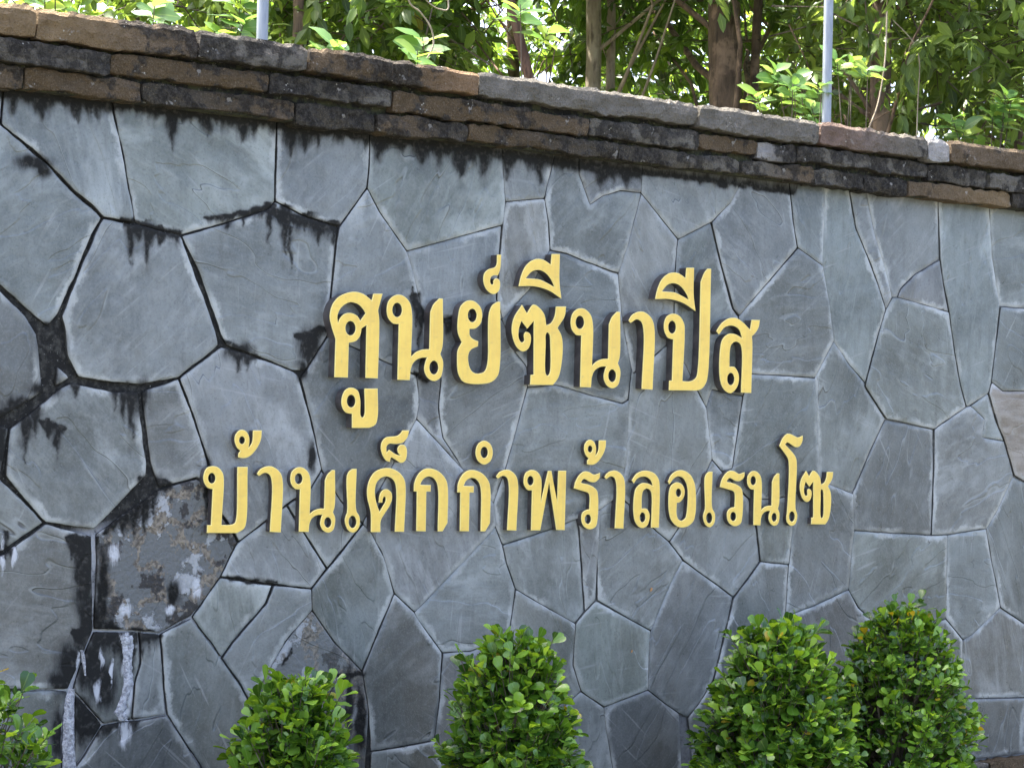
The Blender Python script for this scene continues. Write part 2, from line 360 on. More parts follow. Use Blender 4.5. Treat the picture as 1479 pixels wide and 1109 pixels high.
STONES = """
S1 -81,103 6,116 1,180 -81,130
S2 6,116 157,139 165,170 176,214 184,260 188,284 194,323 148,315 133,299 108,279 70,238 1,180
S3 157,139 401,172 398,291 389,302 325,323 262,341 194,323 188,284 184,260 176,214 165,170
S4 401,172 534,192 533,243 530,272 490,328 438,311 398,291
S5 534,192 723,216 726,252 729,292 725,325 641,348 587,363 549,308 530,272 533,243
S6 723,216 805,229 786,287 729,292
S8 836,233 928,242 926,279 896,276 871,283 852,296 844,273 836,252
S7 805,229 836,233 836,252 844,273 852,296 871,283 896,276 926,279 907,351 893,395 882,392 844,377 820,367 794,361 792,324 786,287
S9 729,292 786,287 792,324 794,361 766,416 725,461 716,432 721,369 725,325
S10 794,361 820,367 844,377 882,392 893,395 895,421 898,454 907,503 913,532 907,577 898,583 850,570 804,556 762,559 761,530 744,508 725,461 766,416
S11 928,242 1080,264 1055,292 1027,321 979,346 926,279
S12 926,279 979,346 976,384 974,459 965,497 915,540 913,532 907,503 898,454 895,421 893,395 907,351
S13 979,346 1027,321 1040,378 1058,446 1066,457 1082,540 1073,572 1028,562 1020,589 1008,566 990,527 965,497 974,459 976,384
S14 1080,264 1138,275 1145,319 1151,358 1066,457 1058,446 1040,378 1027,321 1055,292
S15 1020,589 1028,562 1073,572 1057,677 1043,681 1028,663
S17 915,540 965,497 990,527 1008,566 1020,589 1028,663 1020,681 1005,713 978,764 966,782 947,766 907,727 893,716 903,670 907,594 907,577 913,532
S20 1138,275 1192,283 1189,338 1187,384 1151,358 1145,319
S16 1151,358 1187,384 1195,432 1203,492 1176,546 1133,543 1082,540 1066,457
S21 1192,283 1224,288 1236,329 1256,378 1268,411 1279,447 1268,484 1250,553 1225,524 1203,492 1195,432 1187,384 1189,338
S21b 1224,288 1247,289 1263,340 1279,392 1288,430 1279,447 1268,411 1256,378 1236,329
S22 1247,289 1354,304 1358,375 1322,397 1302,417 1297,430 1288,430 1279,392 1263,340
S22b 1358,375 1363,411 1371,451 1297,430 1302,417 1322,397
S23 1354,304 1428,312 1433,370 1444,443 1439,486 1431,552 1427,568 1395,588 1387,556 1379,513 1371,451 1363,411 1358,375
S24 1428,312 1539,325 1539,443 1479,446 1444,443 1433,370
S25 1444,443 1479,446 1539,443 1539,563 1479,565 1447,565 1431,552 1439,486
S26 1431,552 1447,565 1479,565 1539,563 1539,716 1479,695 1464,687 1450,637 1439,610 1427,568
S27 1288,430 1297,430 1371,451 1379,513 1387,556 1395,588 1360,612 1349,620 1314,612 1280,605 1249,558 1250,553 1268,484 1279,447
S18 1082,540 1133,543 1176,546 1179,594 1183,694 1140,716 1111,721 1082,720 1077,716 1043,681 1057,677 1073,572
S19 1176,546 1203,492 1225,524 1250,553 1249,558 1280,605 1257,654 1239,697 1232,713 1198,700 1183,694 1179,594
S28 1280,605 1314,612 1349,620 1349,675 1345,773 1290,770 1233,766 1232,713 1239,697 1257,654
S29 1349,620 1360,612 1395,588 1402,586 1422,605 1418,632 1450,637 1464,687 1439,740 1425,763 1368,772 1345,773 1349,675
S30 1402,586 1427,568 1439,610 1450,637 1418,632 1422,605
S31 1464,687 1479,695 1539,716 1539,923 1479,900 1445,877 1437,831 1433,812 1425,763 1439,740
S32 1368,772 1425,763 1433,812 1437,831 1445,877 1405,916 1391,924 1366,893
S33 1233,766 1290,770 1345,773 1368,772 1366,893 1347,900 1290,925 1239,877 1225,851 1229,797
S34 1140,716 1183,694 1198,700 1232,713 1233,766 1229,797 1225,851 1174,875 1134,890 1137,836 1139,815 1144,759
S35 1082,720 1111,721 1140,716 1144,759 1139,815 1098,811 1093,764
S36 1098,811 1139,815 1137,836 1134,890 1120,971 1047,1004 1030,982 1051,898 1059,862 1082,833
S37 1134,890 1174,875 1225,851 1239,877 1290,925 1268,1012 1160,1025 1120,971
S38 1366,893 1391,924 1390,958 1385,1009 1322,1039 1268,1012 1290,925 1347,900
S39 1391,924 1405,916 1445,877 1479,900 1539,923 1539,1005 1478,1007 1385,1009 1390,958
S40 1385,1009 1478,1007 1471,1215 1349,1215 1322,1039
S41 1478,1007 1539,1005 1539,1215 1471,1215
S42 762,559 804,556 850,570 898,583 907,577 907,594 903,670 893,716 867,735 834,749 796,764 726,787 716,760 713,727 731,675 750,605
S44 867,735 893,716 907,727 947,766 966,782 986,809 969,841 940,911 863,867 863,810 866,770
S45 1028,663 1043,681 1077,716 1082,720 1093,764 1098,811 1082,833 1059,862 1031,841 986,809 966,782 978,764 1005,713 1020,681
S46 834,749 867,735 866,770 863,810 860,867 845,883 840,809 837,767
S47 726,787 796,764 834,749 837,767 840,809 845,883 831,900 777,870 744,850 732,814
S48 860,867 940,911 938,923 936,996 873,1021 839,998 827,960 830,917 831,900 845,883
S49 940,911 969,841 986,809 1031,841 1059,862 1051,898 1030,982 1009,1017 993,1036 981,1030 963,1017 936,996 938,923
S50 873,1021 936,996 963,1017 981,1030 984,1079 986,1215 893,1215 882,1085 876,1052
S51 839,998 873,1021 876,1052 882,1085 893,1215 801,1215 809,1025
S52 993,1036 1009,1017 1030,982 1047,1004 1120,971 1160,1025 1160,1215 1000,1215 999,1079
S53 1160,1025 1268,1012 1322,1039 1349,1215 1160,1215
S54 716,760 726,787 732,814 744,850 735,917 679,940 639,942 603,893 599,884 671,809
S55 744,850 777,870 831,900 830,917 827,960 839,998 809,1025 736,1025 735,917
S56 639,942 679,940 735,917 736,1025 809,1025 801,1215 640,1215 638,1096 628,1069 635,1012
S57 570,857 599,884 603,893 639,942 635,1012 628,1069 576,1079 536,1085 533,1025 524,970 547,912
S58 536,1085 576,1079 628,1069 638,1096 640,1215 532,1215
S59 601,605 668,678 713,727 716,760 671,809 599,884 570,857 555,805 536,769 524,756 566,673
S60a 630,513 637,548 633,591 640,633 659,662 668,678 601,605 605,581 601,542
S60b 613,465 647,460 725,461 744,508 761,530 762,559 750,605 731,675 713,727 668,678 659,662 640,633 633,591 637,548 630,513
S61 587,363 641,348 725,325 721,369 716,432 725,461 647,460 613,465 605,430 595,389
S63 530,272 549,308 587,363 595,389 605,430 613,465 630,513 601,542 563,526 506,500 474,485 479,421 486,351 490,328
S64 474,485 506,500 563,526 601,542 605,581 601,605 566,673 524,756 493,724 465,678 449,602 434,545 441,536
S66 524,756 536,769 555,805 570,857 547,912 524,970 482,925 451,881 450,850 473,821 495,794
S67 465,678 493,724 524,756 495,794 473,821 440,770 415,729 450,704
S68 384,753 415,729 440,770 473,821 450,850 394,844 318,833 343,783
S69 258,546 320,500 362,512 400,526 424,536 432,543 449,602 465,678 450,704 415,729 384,753 343,783 333,762 300,716 302,673 276,591
S70 229,706 284,690 301,702 300,716 333,762 343,783 318,833 297,863 276,891 230,915 199,911 135,910 138,810 138,770
S71 258,546 276,591 302,673 301,702 284,690 229,706 218,670 207,594 204,565
S72 104,552 162,565 200,565 203,594 212,670 211,687 162,739 135,764 95,760 65,755 27,713 7,687 13,618 59,583 89,559
S73 148,315 194,323 262,341 281,392 312,478 316,499 258,546 203,556 162,553 111,546 96,513 91,467 87,457 109,401 135,340
S74b 262,341 325,323 389,302 398,291 438,311 490,328 486,351 479,421 474,485 441,536 424,536 400,526 362,512 327,499 319,484 287,392
S75 -81,130 1,180 70,238 108,279 133,299 148,315 135,335 109,401 84,454 69,473 38,447 0,413 -81,354
S74 -81,358 0,418 38,455 55,482 59,527 62,566 0,605 -81,651
S76 81,527 101,546 78,559
S78 -81,655 -5,612 13,618 1,686 -81,729
S77 1,690 28,716 65,755 5,796 -81,827 -81,729
S79 65,755 95,763 133,773 135,910 119,950 99,996 51,996 -81,998 -81,831 5,800
S80 135,910 199,911 202,958 193,987 190,1040 149,1046 104,996 119,950
S81 199,911 230,915 235,971 240,1032 190,1040 193,987 202,958
S82 230,915 276,891 306,931 346,988 361,1015 368,1215 311,1215 289,1106 240,1032 235,971
S83 149,1046 190,1040 240,1032 289,1106 311,1215 90,1215 108,1108 124,1085
S84 109,1000 149,1046 124,1085 108,1108
S85 -81,998 51,996 99,996 91,1052 90,1215 -81,1215
S86 276,891 297,863 318,833 394,844 384,871 335,928 319,950 306,931
S86b 394,844 450,850 451,881 417,920 398,950 361,1015 346,988 319,950 335,928 384,871
S87 451,881 482,925 524,970 533,1025 522,1215 368,1215 361,1015 398,950 417,920
"""

# stains: (x0, y0, x1, y1, depth, seed): runs that start on a joint and drip down; pixels of the photo
DRIPS = [(-60, 125, 420, 180, 44, 1), (400, 180, 540, 198, 50, 2), (535, 198, 740, 224, 56, 3), (730, 224, 930, 250, 40, 4), (930, 250, 1150, 280, 14, 5),
         (238, 150, 256, 153, 62, 6), (176, 318, 264, 338, 58, 7), (380, 302, 486, 326, 62, 8), (-30, 605, 60, 575, 70, 9), (60, 610, 95, 620, 40, 10),
         (158, 556, 208, 566, 66, 11), (100, 552, 118, 556, 26, 12), (205, 692, 250, 700, 50, 13), (150, 768, 228, 706, 40, 14), (96, 776, 138, 776, 120, 15),
         (322, 492, 372, 516, 26, 16), (300, 318, 398, 298, 26, 17), (428, 486, 476, 470, 46, 18), (104, 910, 200, 912, 150, 19), (196, 914, 232, 916, 60, 20),
         (100, 1000, 150, 1045, 60, 21), (596, 420, 616, 468, 40, 22), (640, 462, 668, 458, 22, 23), (120, 1050, 200, 1040, 60, 24), (60, 470, 92, 470, 90, 25),
         (600, 540, 625, 552, 20, 26), (-20, 790, 20, 790, 60, 27), (408, 958, 420, 940, 22, 28), (488, 978, 526, 972, 24, 29), (330, 836, 400, 842, 10, 30)]
SPIKES = [(249, 152, 72, 12), (421, 182, 50, 17), (440, 186, 36, 16), (666, 214, 50, 17), (547, 200, 42, 12), (735, 226, 42, 11), (300, 162, 36, 16), (350, 168, 44, 18), (20, 128, 40, 18), (60, 132, 44, 22), (110, 138, 38, 20), (140, 142, 34, 14), (610, 208, 34, 18), (700, 218, 42, 14), (780, 230, 40, 10), (870, 240, 34, 16), (905, 246, 26, 12),
          (189, 322, 64, 7), (214, 328, 54, 10), (200, 322, 34, 16), (232, 332, 22, 12), (388, 299, 56, 7), (411, 302, 72, 9), (420, 330, 56, 5), (440, 312, 24, 14), (462, 322, 36, 7), (482, 326, 34, 8), (352, 312, 18, 4), (330, 318, 16, 5),
          (36, 592, 78, 13), (50, 590, 44, 10), (82, 618, 46, 6), (70, 612, 26, 8), (177, 558, 54, 9), (191, 562, 76, 9), (166, 556, 36, 7), (109, 550, 28, 6), (192, 735, 42, 11), (208, 730, 44, 7), (222, 702, 46, 9), (178, 750, 26, 8),
          (104, 776, 36, 7), (118, 778, 62, 12), (130, 778, 130, 9), (112, 780, 46, 8), (205, 912, 40, 5), (216, 914, 30, 6), (343, 505, 34, 9), (356, 512, 22, 8), (600, 430, 42, 7), (606, 450, 60, 5), (650, 462, 24, 10), (8, 770, 40, 4), (446, 495, 42, 8), (456, 485, 34, 6)]
BLOBS = [(74, 505, 20, 34), (72, 545, 14, 30), (344, 508, 22, 14), (446, 500, 18, 26), (436, 535, 10, 14), (122, 830, 16, 60), (128, 890, 18, 40), (100, 960, 22, 34), (88, 985, 22, 20),
         (148, 850, 9, 70), (150, 905, 22, 14), (218, 700, 16, 16), (30, 585, 30, 14), (66, 562, 26, 12), (130, 960, 26, 44), (150, 990, 22, 40), (120, 1040, 14, 40), (84, 1060, 12, 40),
         (50, 235, 26, 12), (62, 245, 12, 12), (2, 640, 10, 50), (452, 660, 5, 24), (300, 705, 6, 46), (205, 575, 12, 26), (250, 860, 10, 20), (505, 1010, 6, 60), (520, 1040, 8, 60)]
LIME = [(183, 925, 13, 24), (184, 960, 9, 34), (186, 1000, 8, 40), (178, 1030, 12, 16), (112, 960, 4, 26), (146, 950, 5, 24), (140, 1000, 5, 24), (162, 975, 4, 30), (181, 1062, 12, 30),
        (20, 800, 5, 30), (4, 800, 6, 40), (166, 800, 12, 20), (182, 880, 18, 12), (245, 880, 12, 10), (285, 850, 10, 20)]
def field(px):
    x, y = px[:, 0].copy(), px[:, 1].copy()
    if ((x < 760) | (y < 330)).any():
        wx = np.array([[N(a / 13, b / 17, 3.3), N(a / 13, b / 17, 8.8), N(a / 4.5, b / 11, 5.5)] for a, b in zip(x, y)])
        x += 5 * wx[:, 0] + 2.2 * wx[:, 2]; y += 5 * wx[:, 1]
    s = np.zeros(len(px)) 
    for x0, y0, x1, y1, dp, sd in DRIPS:
        m = (x > x0 - 3) & (x < x1 + 3)
        if not m.any(): continue
        xm = x[m]; yl = y0 + (y1 - y0) * (xm - x0) / (x1 - x0)
        q = np.array([.5 + .5 * N(a / 15.0, sd * 7.1) + .35 * N(a / 5.0, sd * 3.3) for a in xm])
        fade = np.clip(np.minimum(xm - x0 + 3, x1 + 3 - xm) / 8.0, .15, 1)
        depth = dp * (.22 + .8 * np.clip(q, 0, 1) ** 2.2) * fade
        dy = y[m] - yl
        val = np.where(dy < -2, np.clip(1 + (dy + 2) / (26 if y1 < 300 and sd < 6 else 5), 0, 1) * .85, np.clip(1.12 - dy / depth, 0, 1))
        s[m] = np.maximum(s[m], val)
    for sx, sy, sl, sw in SPIKES:
        m = (np.abs(x - sx) < sw * 1.6) & (y > sy - 6) & (y < sy + sl * 1.25)
        if m.any():
            u = np.clip((y[m] - sy) / sl, 0, 1.2); wd = sw * np.clip(1 - u, .0, 1) ** .75 + .6
            s[m] = np.maximum(s[m], np.clip(1.05 - .55 * np.abs(x[m] - sx) / wd, 0, 1) * (1 - .38 * u ** 2) * (u < 1.02) + .25 * (u >= 1.02) * np.clip(1 - np.abs(x[m] - sx) / sw, 0, 1))
    for bx, by, rx, ry in BLOBS:
        d = np.hypot((x - bx) / rx, (y - by) / ry); s = np.maximum(s, np.clip(1.3 - .85 * d, 0, 1))
    l = np.zeros(len(px))
    for bx, by, rx, ry in LIME:
        d = np.hypot((x - bx) / rx, (y - by) / ry); l = np.maximum(l, np.clip(1.05 - .7 * d, 0, 1))
    return s, l
TONE = {'S70': (.45, 0, 1), 'S87': (.3, 0, .75), 'S26': (.35, 1, 0), 'S9': (.9, .30, 0), 'S6': (.9, .12, 0), 'S23': (.85, 0, 0), 'S21': (.85, 0, 0), 'S22': (.8, 0, 0), 'S3': (1, 0, 0),
        'S2': (.9, 0, 0), 'S73': (.8, 0, 0), 'S75': (.75, 0, 0), 'S4': (.8, 0, 0), 'S50': (.1, 0, 0), 'S84': (.1, 0, 0), 'S85': (.15, 0, 0), 'S82': (.15, 0, 0), 'S83': (.1, 0, 0), 'S80': (.3, 0, 0), 'S39': (.55, .12, 0)}

def inset(poly, g):
    n = len(poly); out = []
    for i in range(n):
        p0, p1, p2 = poly[i - 1], poly[i], poly[(i + 1) % n]
        e1 = p1 - p0; e2 = p2 - p1
        e1 = e1 / (np.linalg.norm(e1) + 1e-9); e2 = e2 / (np.linalg.norm(e2) + 1e-9)
        n1 = np.array([-e1[1], e1[0]]); n2 = np.array([-e2[1], e2[0]])
        b = n1 + n2; L = np.linalg.norm(b)
        if L < .3: b = n1; k = 1.0
        else: b = b / L; k = min(1.0 / max(.35, float(b @ n1)), 2.2)
        out.append(p1 + b * g * k)
    return np.array(out)
def poly_area(p):
    q = np.roll(p, -1, 0); return .5 * float(np.sum(p[:, 0] * q[:, 1] - q[:, 0] * p[:, 1]))
def inside(poly, pts):
    r = np.zeros(len(pts), bool); x, y = pts[:, 0], pts[:, 1]
    for a, b in zip(poly, np.roll(poly, -1, 0)):
        c = (a[1] > y) != (b[1] > y)
        t = (b[0] - a[0]) * (y - a[1]) / ((b[1] - a[1]) or 1e-9) + a[0]
        r ^= c & (x < t)
    return r
def edge_dist(poly, pts):
    d = np.full(len(pts), 9.0)
    for a, b in zip(poly, np.roll(poly, -1, 0)):
        ab = b - a; t = np.clip(((pts - a) @ ab) / (ab @ ab + 1e-12), 0, 1)
        d = np.minimum(d, np.linalg.norm(pts - (a + t[:, None] * ab), axis=1))
    return d
def resample(poly, step):
    out = []
    for a, b in zip(poly, np.roll(poly, -1, 0)):
        L = np.linalg.norm(b - a); n = max(1, int(round(L / step)))
        for i in range(n): out.append(a + (b - a) * i / n)
    return np.array(out)

def make_stone(key, poly, step, idx, seen=True):
    """one slate: a slab with a chipped outline, rounded lip and slightly uneven, tilted face (poly in wall x, z; counter clockwise)"""
    if poly_area(poly) < 0: poly = poly[::-1]
    r = np.random.default_rng(1000 + idx)
    left = np.clip((560 - project([(poly[:, 0].mean(), 0, poly[:, 1].mean())])[0][0]) / 300, 0, 1)
    gap = r.uniform(.0004, .0014) + .0014 * left
    b = resample(inset(poly, gap), .012 if seen else .05)
    # chipped, wandering edge
    nb = len(b)
    ed = np.roll(b, -1, 0) - np.roll(b, 1, 0); ed /= np.linalg.norm(ed, axis=1)[:, None] + 1e-9
    nrm = np.stack([-ed[:, 1], ed[:, 0]], 1)
    j = np.array([.0032 * N(p[0] * 14, p[1] * 14, idx * 3.1) + .0018 * N(p[0] * 55, p[1] * 55, idx * 1.7) + .0012 for p in b])
    j *= .45 + .55 * left
    b = b + nrm * j[:, None]
    # round the corners a little
    b = .12 * np.roll(b, 1, 0) + .76 * b + .12 * np.roll(b, -1, 0)
    lip = inset(b, .0030)
    lo, hi = b.min(0), b.max(0)
    gx, gz = np.meshgrid(np.arange(lo[0], hi[0], step), np.arange(lo[1], hi[1], step * .9))
    gx = gx + (np.arange(gx.shape[0]) % 2)[:, None] * step * .5
    g = np.stack([gx.ravel(), gz.ravel()], 1); g = g + r.uniform(-.12, .12, g.shape) * step
    if len(g):
        g = g[inside(b, g)]
    if len(g): g = g[edge_dist(b, g) > .0075]
    lip = lip[inside(b, lip)]
    pts = np.vstack([b, lip, g]) if len(g) else np.vstack([b, lip])
    res = delaunay_2d_cdt([Vector(p) for p in pts], [(i, (i + 1) % nb) for i in range(nb)], [], 1, 1e-6)
    vv = np.array([(p.x, p.y) for p in res[0]]); tri = [t for t in res[2]]
    orig = res[3]
    d = edge_dist(b, vv)
    cen = b.mean(0); tl = r.normal(0, .008, 2); base = r.uniform(-.0060, .002)
    y = base + np.clip((vv - cen) @ tl, -.004, .004)
    y += np.array([.0016 * N(p[0] * 5, p[1] * 5, idx) + .0009 * N(p[0] * 17, p[1] * 17, idx + 9) for p in vv])
    y += .0022 * (1 - np.clip(d / .0028, 0, 1)) ** 1.3
    V = np.stack([vv[:, 0], y, vv[:, 1]], 1)
    px = project(V)
    s, l = field(px)
    wear = np.stack([np.clip(d / .075 + .009 * (1 - left), 0, 1), s, l, np.ones(len(V))], 1)
    t = TONE.get(key)
    if t is None: t = (float(r.uniform(.05, .95)), 0.10 * float(r.random() < .25), 0)
    tone = np.tile(np.array([t[0], t[1], t[2], 1.0]), (len(V), 1))
    # skirt back into the mortar
    where = {}
    for i, oo in enumerate(orig):
        for k in oo:
            if k < nb and k not in where: where[k] = i
    ring = [where[k] for k in range(nb) if k in where]
    n0 = len(V); back = np.vstack([V[ring], V[ring]]); back[len(ring):, 1] = .022
    faces = [tuple(t_) for t_ in tri]
    # tris from the triangulation face +normal (x,z) -> -y when counter clockwise in x,z
    m = len(ring)
    for i in range(m):
        k = (i + 1) % m
        faces.append((n0 + i, n0 + m + i, n0 + m + k, n0 + k))
    V = np.vstack([V, back]); wear = np.vstack([wear, wear[ring], wear[ring]]); tone = np.vstack([tone, tone[ring], tone[ring]])
    wear[n0:, 0] = 0; wear[n0:, 1] = np.maximum(wear[n0:, 1], .5)
    o = mesh_obj('slate_slab', V, faces, M['slate_crusted' if key in ('S70', 'S87') else 'slate_stained' if wear[:n0, 1:3].max() > .05 else 'slate'], wall, origin=(cen[0], 0, cen[1]), smooth=True, attrs={'wear': wear, 'tone': tone})
    if key in ('S70', 'S87'): o['label'] = 'slate slab with a pale and rusty mottled crust'
    if key == 'S26': o['label'] = 'brown streaked slate slab'
    return o

ztop = ZB3 + .05
idx = 0
for line in STONES.strip().splitlines():
    a = line.split(); pts = []
    for q in a[1:]:
        x, y = map(float, q.split(','))
        if y > 1150: p = P(x, 1140); pts.append((p[0], Z_SLATE0 + .002))      # runs down to the plinth
        else:
            p = P(x, y)
            # stones of the top row run up behind the coping
            pts.append((p[0], ztop if y < 117 + .1253 * x + 26 else p[2]))   # the top row runs up behind the coping
    poly = np.array(pts); cx = project([(poly[:, 0].mean(), 0, poly[:, 1].mean())])[0][0]
    make_stone(a[0], poly, .0082 if cx < 560 else .017, idx); idx += 1
# the same paving goes on beyond both ends of the view
def filler(xa_px, x_end, sgn, seed):
    global idx
    r = np.random.default_rng(seed); rows = 6; cols = 4
    zs = np.linspace(Z_SLATE0 + .002, ztop, rows + 1)
    grid = {}
    for i in range(rows + 1):
        pz = project([(P(xa_px, 600)[0], 0, zs[i])])[0][1]; x0 = P(xa_px, pz)[0]
        for k in range(cols + 1):
            x = x0 + (x_end - x0) * k / cols; z = zs[i]
            if 0 < k < cols: x += r.uniform(-.11, .11)
            if 0 < i < rows and k > 0: z += r.uniform(-.10, .10)
            grid[i, k] = (x, z)
    for i in range(rows):
        for k in range(cols):
            make_stone('x', np.array([grid[i, k], grid[i, k + 1], grid[i + 1, k + 1], grid[i + 1, k]]), .05, idx, False); idx += 1
filler(-81, WL, -1, 3); filler(1539, WR, 1, 4)

# mortar sheet behind the slabs, and the wall's core
xs = np.arange(WL + .01, WR - .01, .03); zs = np.arange(.02, ztop, .03)
gx, gz = np.meshgrid(xs, zs); V = np.stack([gx.ravel(), np.full(gx.size, .0085), gz.ravel()], 1)
px = project(V); nx = len(xs)
wh = np.zeros(len(V))
for x0, y0, rr in ((130, 900, 60), (100, 990, 55), (150, 1040, 60), (200, 1030, 60), (260, 905, 60), (330, 980, 70), (270, 1080, 60), (230, 960, 50), (190, 912, 50), (138, 800, 36)):
    wh = np.maximum(wh, np.clip(1.5 - np.hypot(px[:, 0] - x0, px[:, 1] - y0) / rr, 0, 1))
wh = np.maximum(wh, .34 * np.clip((px[:, 0] - 760) / 300, 0, 1))
ii = [(r_ * nx + c_, r_ * nx + c_ + 1, (r_ + 1) * nx + c_ + 1, (r_ + 1) * nx + c_) for r_ in range(len(zs) - 1) for c_ in range(nx - 1)]
mesh_obj('joint_mortar', V, ii, M['mortar'], wall, attrs={'wear': np.stack([np.clip((px[:, 0] - 480) / 300, 0, 1), wh * 0, wh, wh * 0 + 1], 1)})
v, f = box(WL, WR, .012, .30, .0, ztop); mesh_obj('wall_core', v, f, M['mortar'], wall)

# ---- coping: three corbelled courses of rough hand-made blocks
TAN = (.225, .158, .085); RUST = (.110, .077, .042); DARK = (.066, .058, .044); GREY = (.165, .152, .125); BROWN = (.135, .098, .060); PINK = (.19, .13, .10); WHITE = (.36, .345, .32); ORNG = (.235, .150, .082)
def block(name, x0, x1, z0, z1, yf, yb, tl, tr, al, ar, seed, rough=.0075, mat='coping', label=None, topc=False):
    nxx = max(3, int((x1 - x0) / .022)); nz = 6
    V = []; T = []
    h = z1 - z0
    TS = [0, .035, .2, .4, .6, .8, .965, 1.0]; nz = len(TS) - 1
    for i in range(nxx + 1):
        u = i / nxx; x = x0 + (x1 - x0) * u
        en = min(u, 1 - u) * (x1 - x0)
        dip = .005 * max(0, 1 - en / .016) ** 2
        sc = .0075 * N(x * 7, seed * 2.7) + .0095 * N(x * 31, seed * 1.3) - .012 * max(0, N(x * 12, seed * 9.1) - .35)
        sb = .010 * N(x * 8, seed * 5.1 + 40) + .010 * N(x * 27, seed + 70) + .02 * max(0, N(x * 10, seed * 4.4) - .35)
        for k in range(nz + 1):
            t = TS[k]; z = z0 + h * t
            z += sc * t * t + sb * (1 - t) ** 2 - dip * t * t + dip * (1 - t) ** 2 * .7
            y = yf + rough * (1.3 * N(x * 7, z * 16, seed) + 1.2 * N(x * 24, z * 26, seed + 5)) + dip * .8
            y += .0045 * (abs(2 * t - 1) ** 12) + (.012 * max(0, t - .79) / .21 if topc else 0)
            if topc and k == nz: z -= .006
            V.append((x + (.002 * N(z * 40, seed) if en < .01 else 0), y, z))
        V.append((x, yb, z1 + sc * .5)); V.append((x, yb, z0))
        m = u * u * (3 - 2 * u)
        c = [a + (b_ - a) * m for a, b_ in zip(tl, tr)] + [al + (ar - al) * m - .02]
        T += [c] * (nz + 3)
    R_ = nz + 3; faces = []
    for i in range(nxx):
        for k in range(R_):
            a, b_ = i * R_ + k, i * R_ + (k + 1) % R_
            faces.append((a, a + R_, b_ + R_, b_))
    faces.append(tuple(range(R_))); faces.append(tuple(reversed([nxx * R_ + k for k in range(R_)])))
    o = mesh_obj(name, V, faces, M[mat], wall, origin=((x0 + x1) / 2, (yf + yb) / 2, (z0 + z1) / 2), attrs={'tint': T})
    if label: o['label'] = label
    return o
def course(joints, zb, zt, yf, styles, seed, name='coping_block'):
    xw = [P(j, project([(P(740, 300)[0], yf, (zb + zt) / 2)])[0][1] + (j - 740) * .13, yf)[0] for j in joints]
    r = np.random.default_rng(seed)
    for i in range(len(joints) - 1):
        s = styles[i]
        g = .0035
        block(name, xw[i] + g, xw[i + 1] - g, zb + r.uniform(-.004, .010) + (s[4] if len(s) > 4 else 0), zt - r.uniform(0, .006), yf + r.uniform(-.008, .008), .36, s[0], s[1], s[2], s[3], seed * 50 + i, topc=seed == 11)
    return xw
g_ = .003
course([-330, -190, 56, 288, 446, 567, 694, 1011, 1184.5, 1341, 1372, 1500, 1680, 1900], ZB1 + g_, ZT, -PROT[0],
       [(GREY, TAN, .5, .3), (TAN, TAN, .02, .02), (TAN, BROWN, .0, .62), (GREY, GREY, .62, .50), (RUST, RUST, .42, .60), (RUST, ORNG, .72, .0), (GREY, GREY, .26, .02), (GREY, GREY, .16, .34),
        (PINK, GREY, .05, .42), (WHITE, WHITE, -.3, -.3, -.012), (BROWN, BROWN, .25, .42), (GREY, BROWN, .4, .2), (BROWN, GREY, .3, .5), (GREY, GREY, .4, .4)], 11)
course([-330, -120, 162, 390, 567, 769, 854, 1011, 1096, 1152, 1259, 1341, 1429, 1600, 1760, 1900], ZB2 + g_, ZB1 - g_ - .004, -PROT[1],
       [(GREY, GREY, .5, .5), (DARK, GREY, .55, .62), (RUST, RUST, .34, .45), (DARK, GREY, .66, .55), (RUST, RUST, .34, .52), (RUST, BROWN, .38, .42), (GREY, GREY, .60, .55), (BROWN, RUST, .30, .4), (WHITE, DARK, .35, .7),
        (GREY, GREY, .62, .55), (GREY, GREY, .62, .6), (DARK, GREY, .55, .55), (GREY, GREY, .5, .5), (RUST, GREY, .4, .5), (GREY, GREY, .5, .5)], 12)
course([-330, -60, 38, 207, 429, 544, 675, 894, 1070, 1176, 1248, 1312, 1460, 1620, 1900], ZB3, ZB2 - g_, -PROT[2],
       [(GREY, GREY, .5, .5), (BROWN, BROWN, .40, .40), (RUST, BROWN, .30, .40), (DARK, BROWN, .50, .50), (DARK, DARK, .56, .52), (BROWN, DARK, .5, .5), (RUST, DARK, .40, .5), (DARK, GREY, .55, .5), (GREY, BROWN, .5, .45),
        (GREY, DARK, .5, .6), (DARK, DARK, .6, .6), (BROWN, TAN, .35, .0), (DARK, GREY, .6, .5), (BROWN, GREY, .5, .5)], 13)
v, f = box(WL, WR, -.055, .35, ZB3 + .006, ZT - .03); mesh_obj('coping_mortar', v, f, M['moss'], wall)
# plinth course under the slates
course([-330, -100, 120, 300, 520, 700, 910, 1130, 1270, 1425, 1600, 1900], .02, Z_SLATE0 - .004, -.06,
       [(BROWN, GREY, .3, .4)] * 9 + [(RUST, BROWN, .1, .3), (RUST, RUST, .35, .4)], 14, 'plinth_block')
v, f = box(WL, WR, -.045, .30, -.02, Z_SLATE0 - .012); mesh_obj('plinth_mortar', v, f, M['moss'], wall)

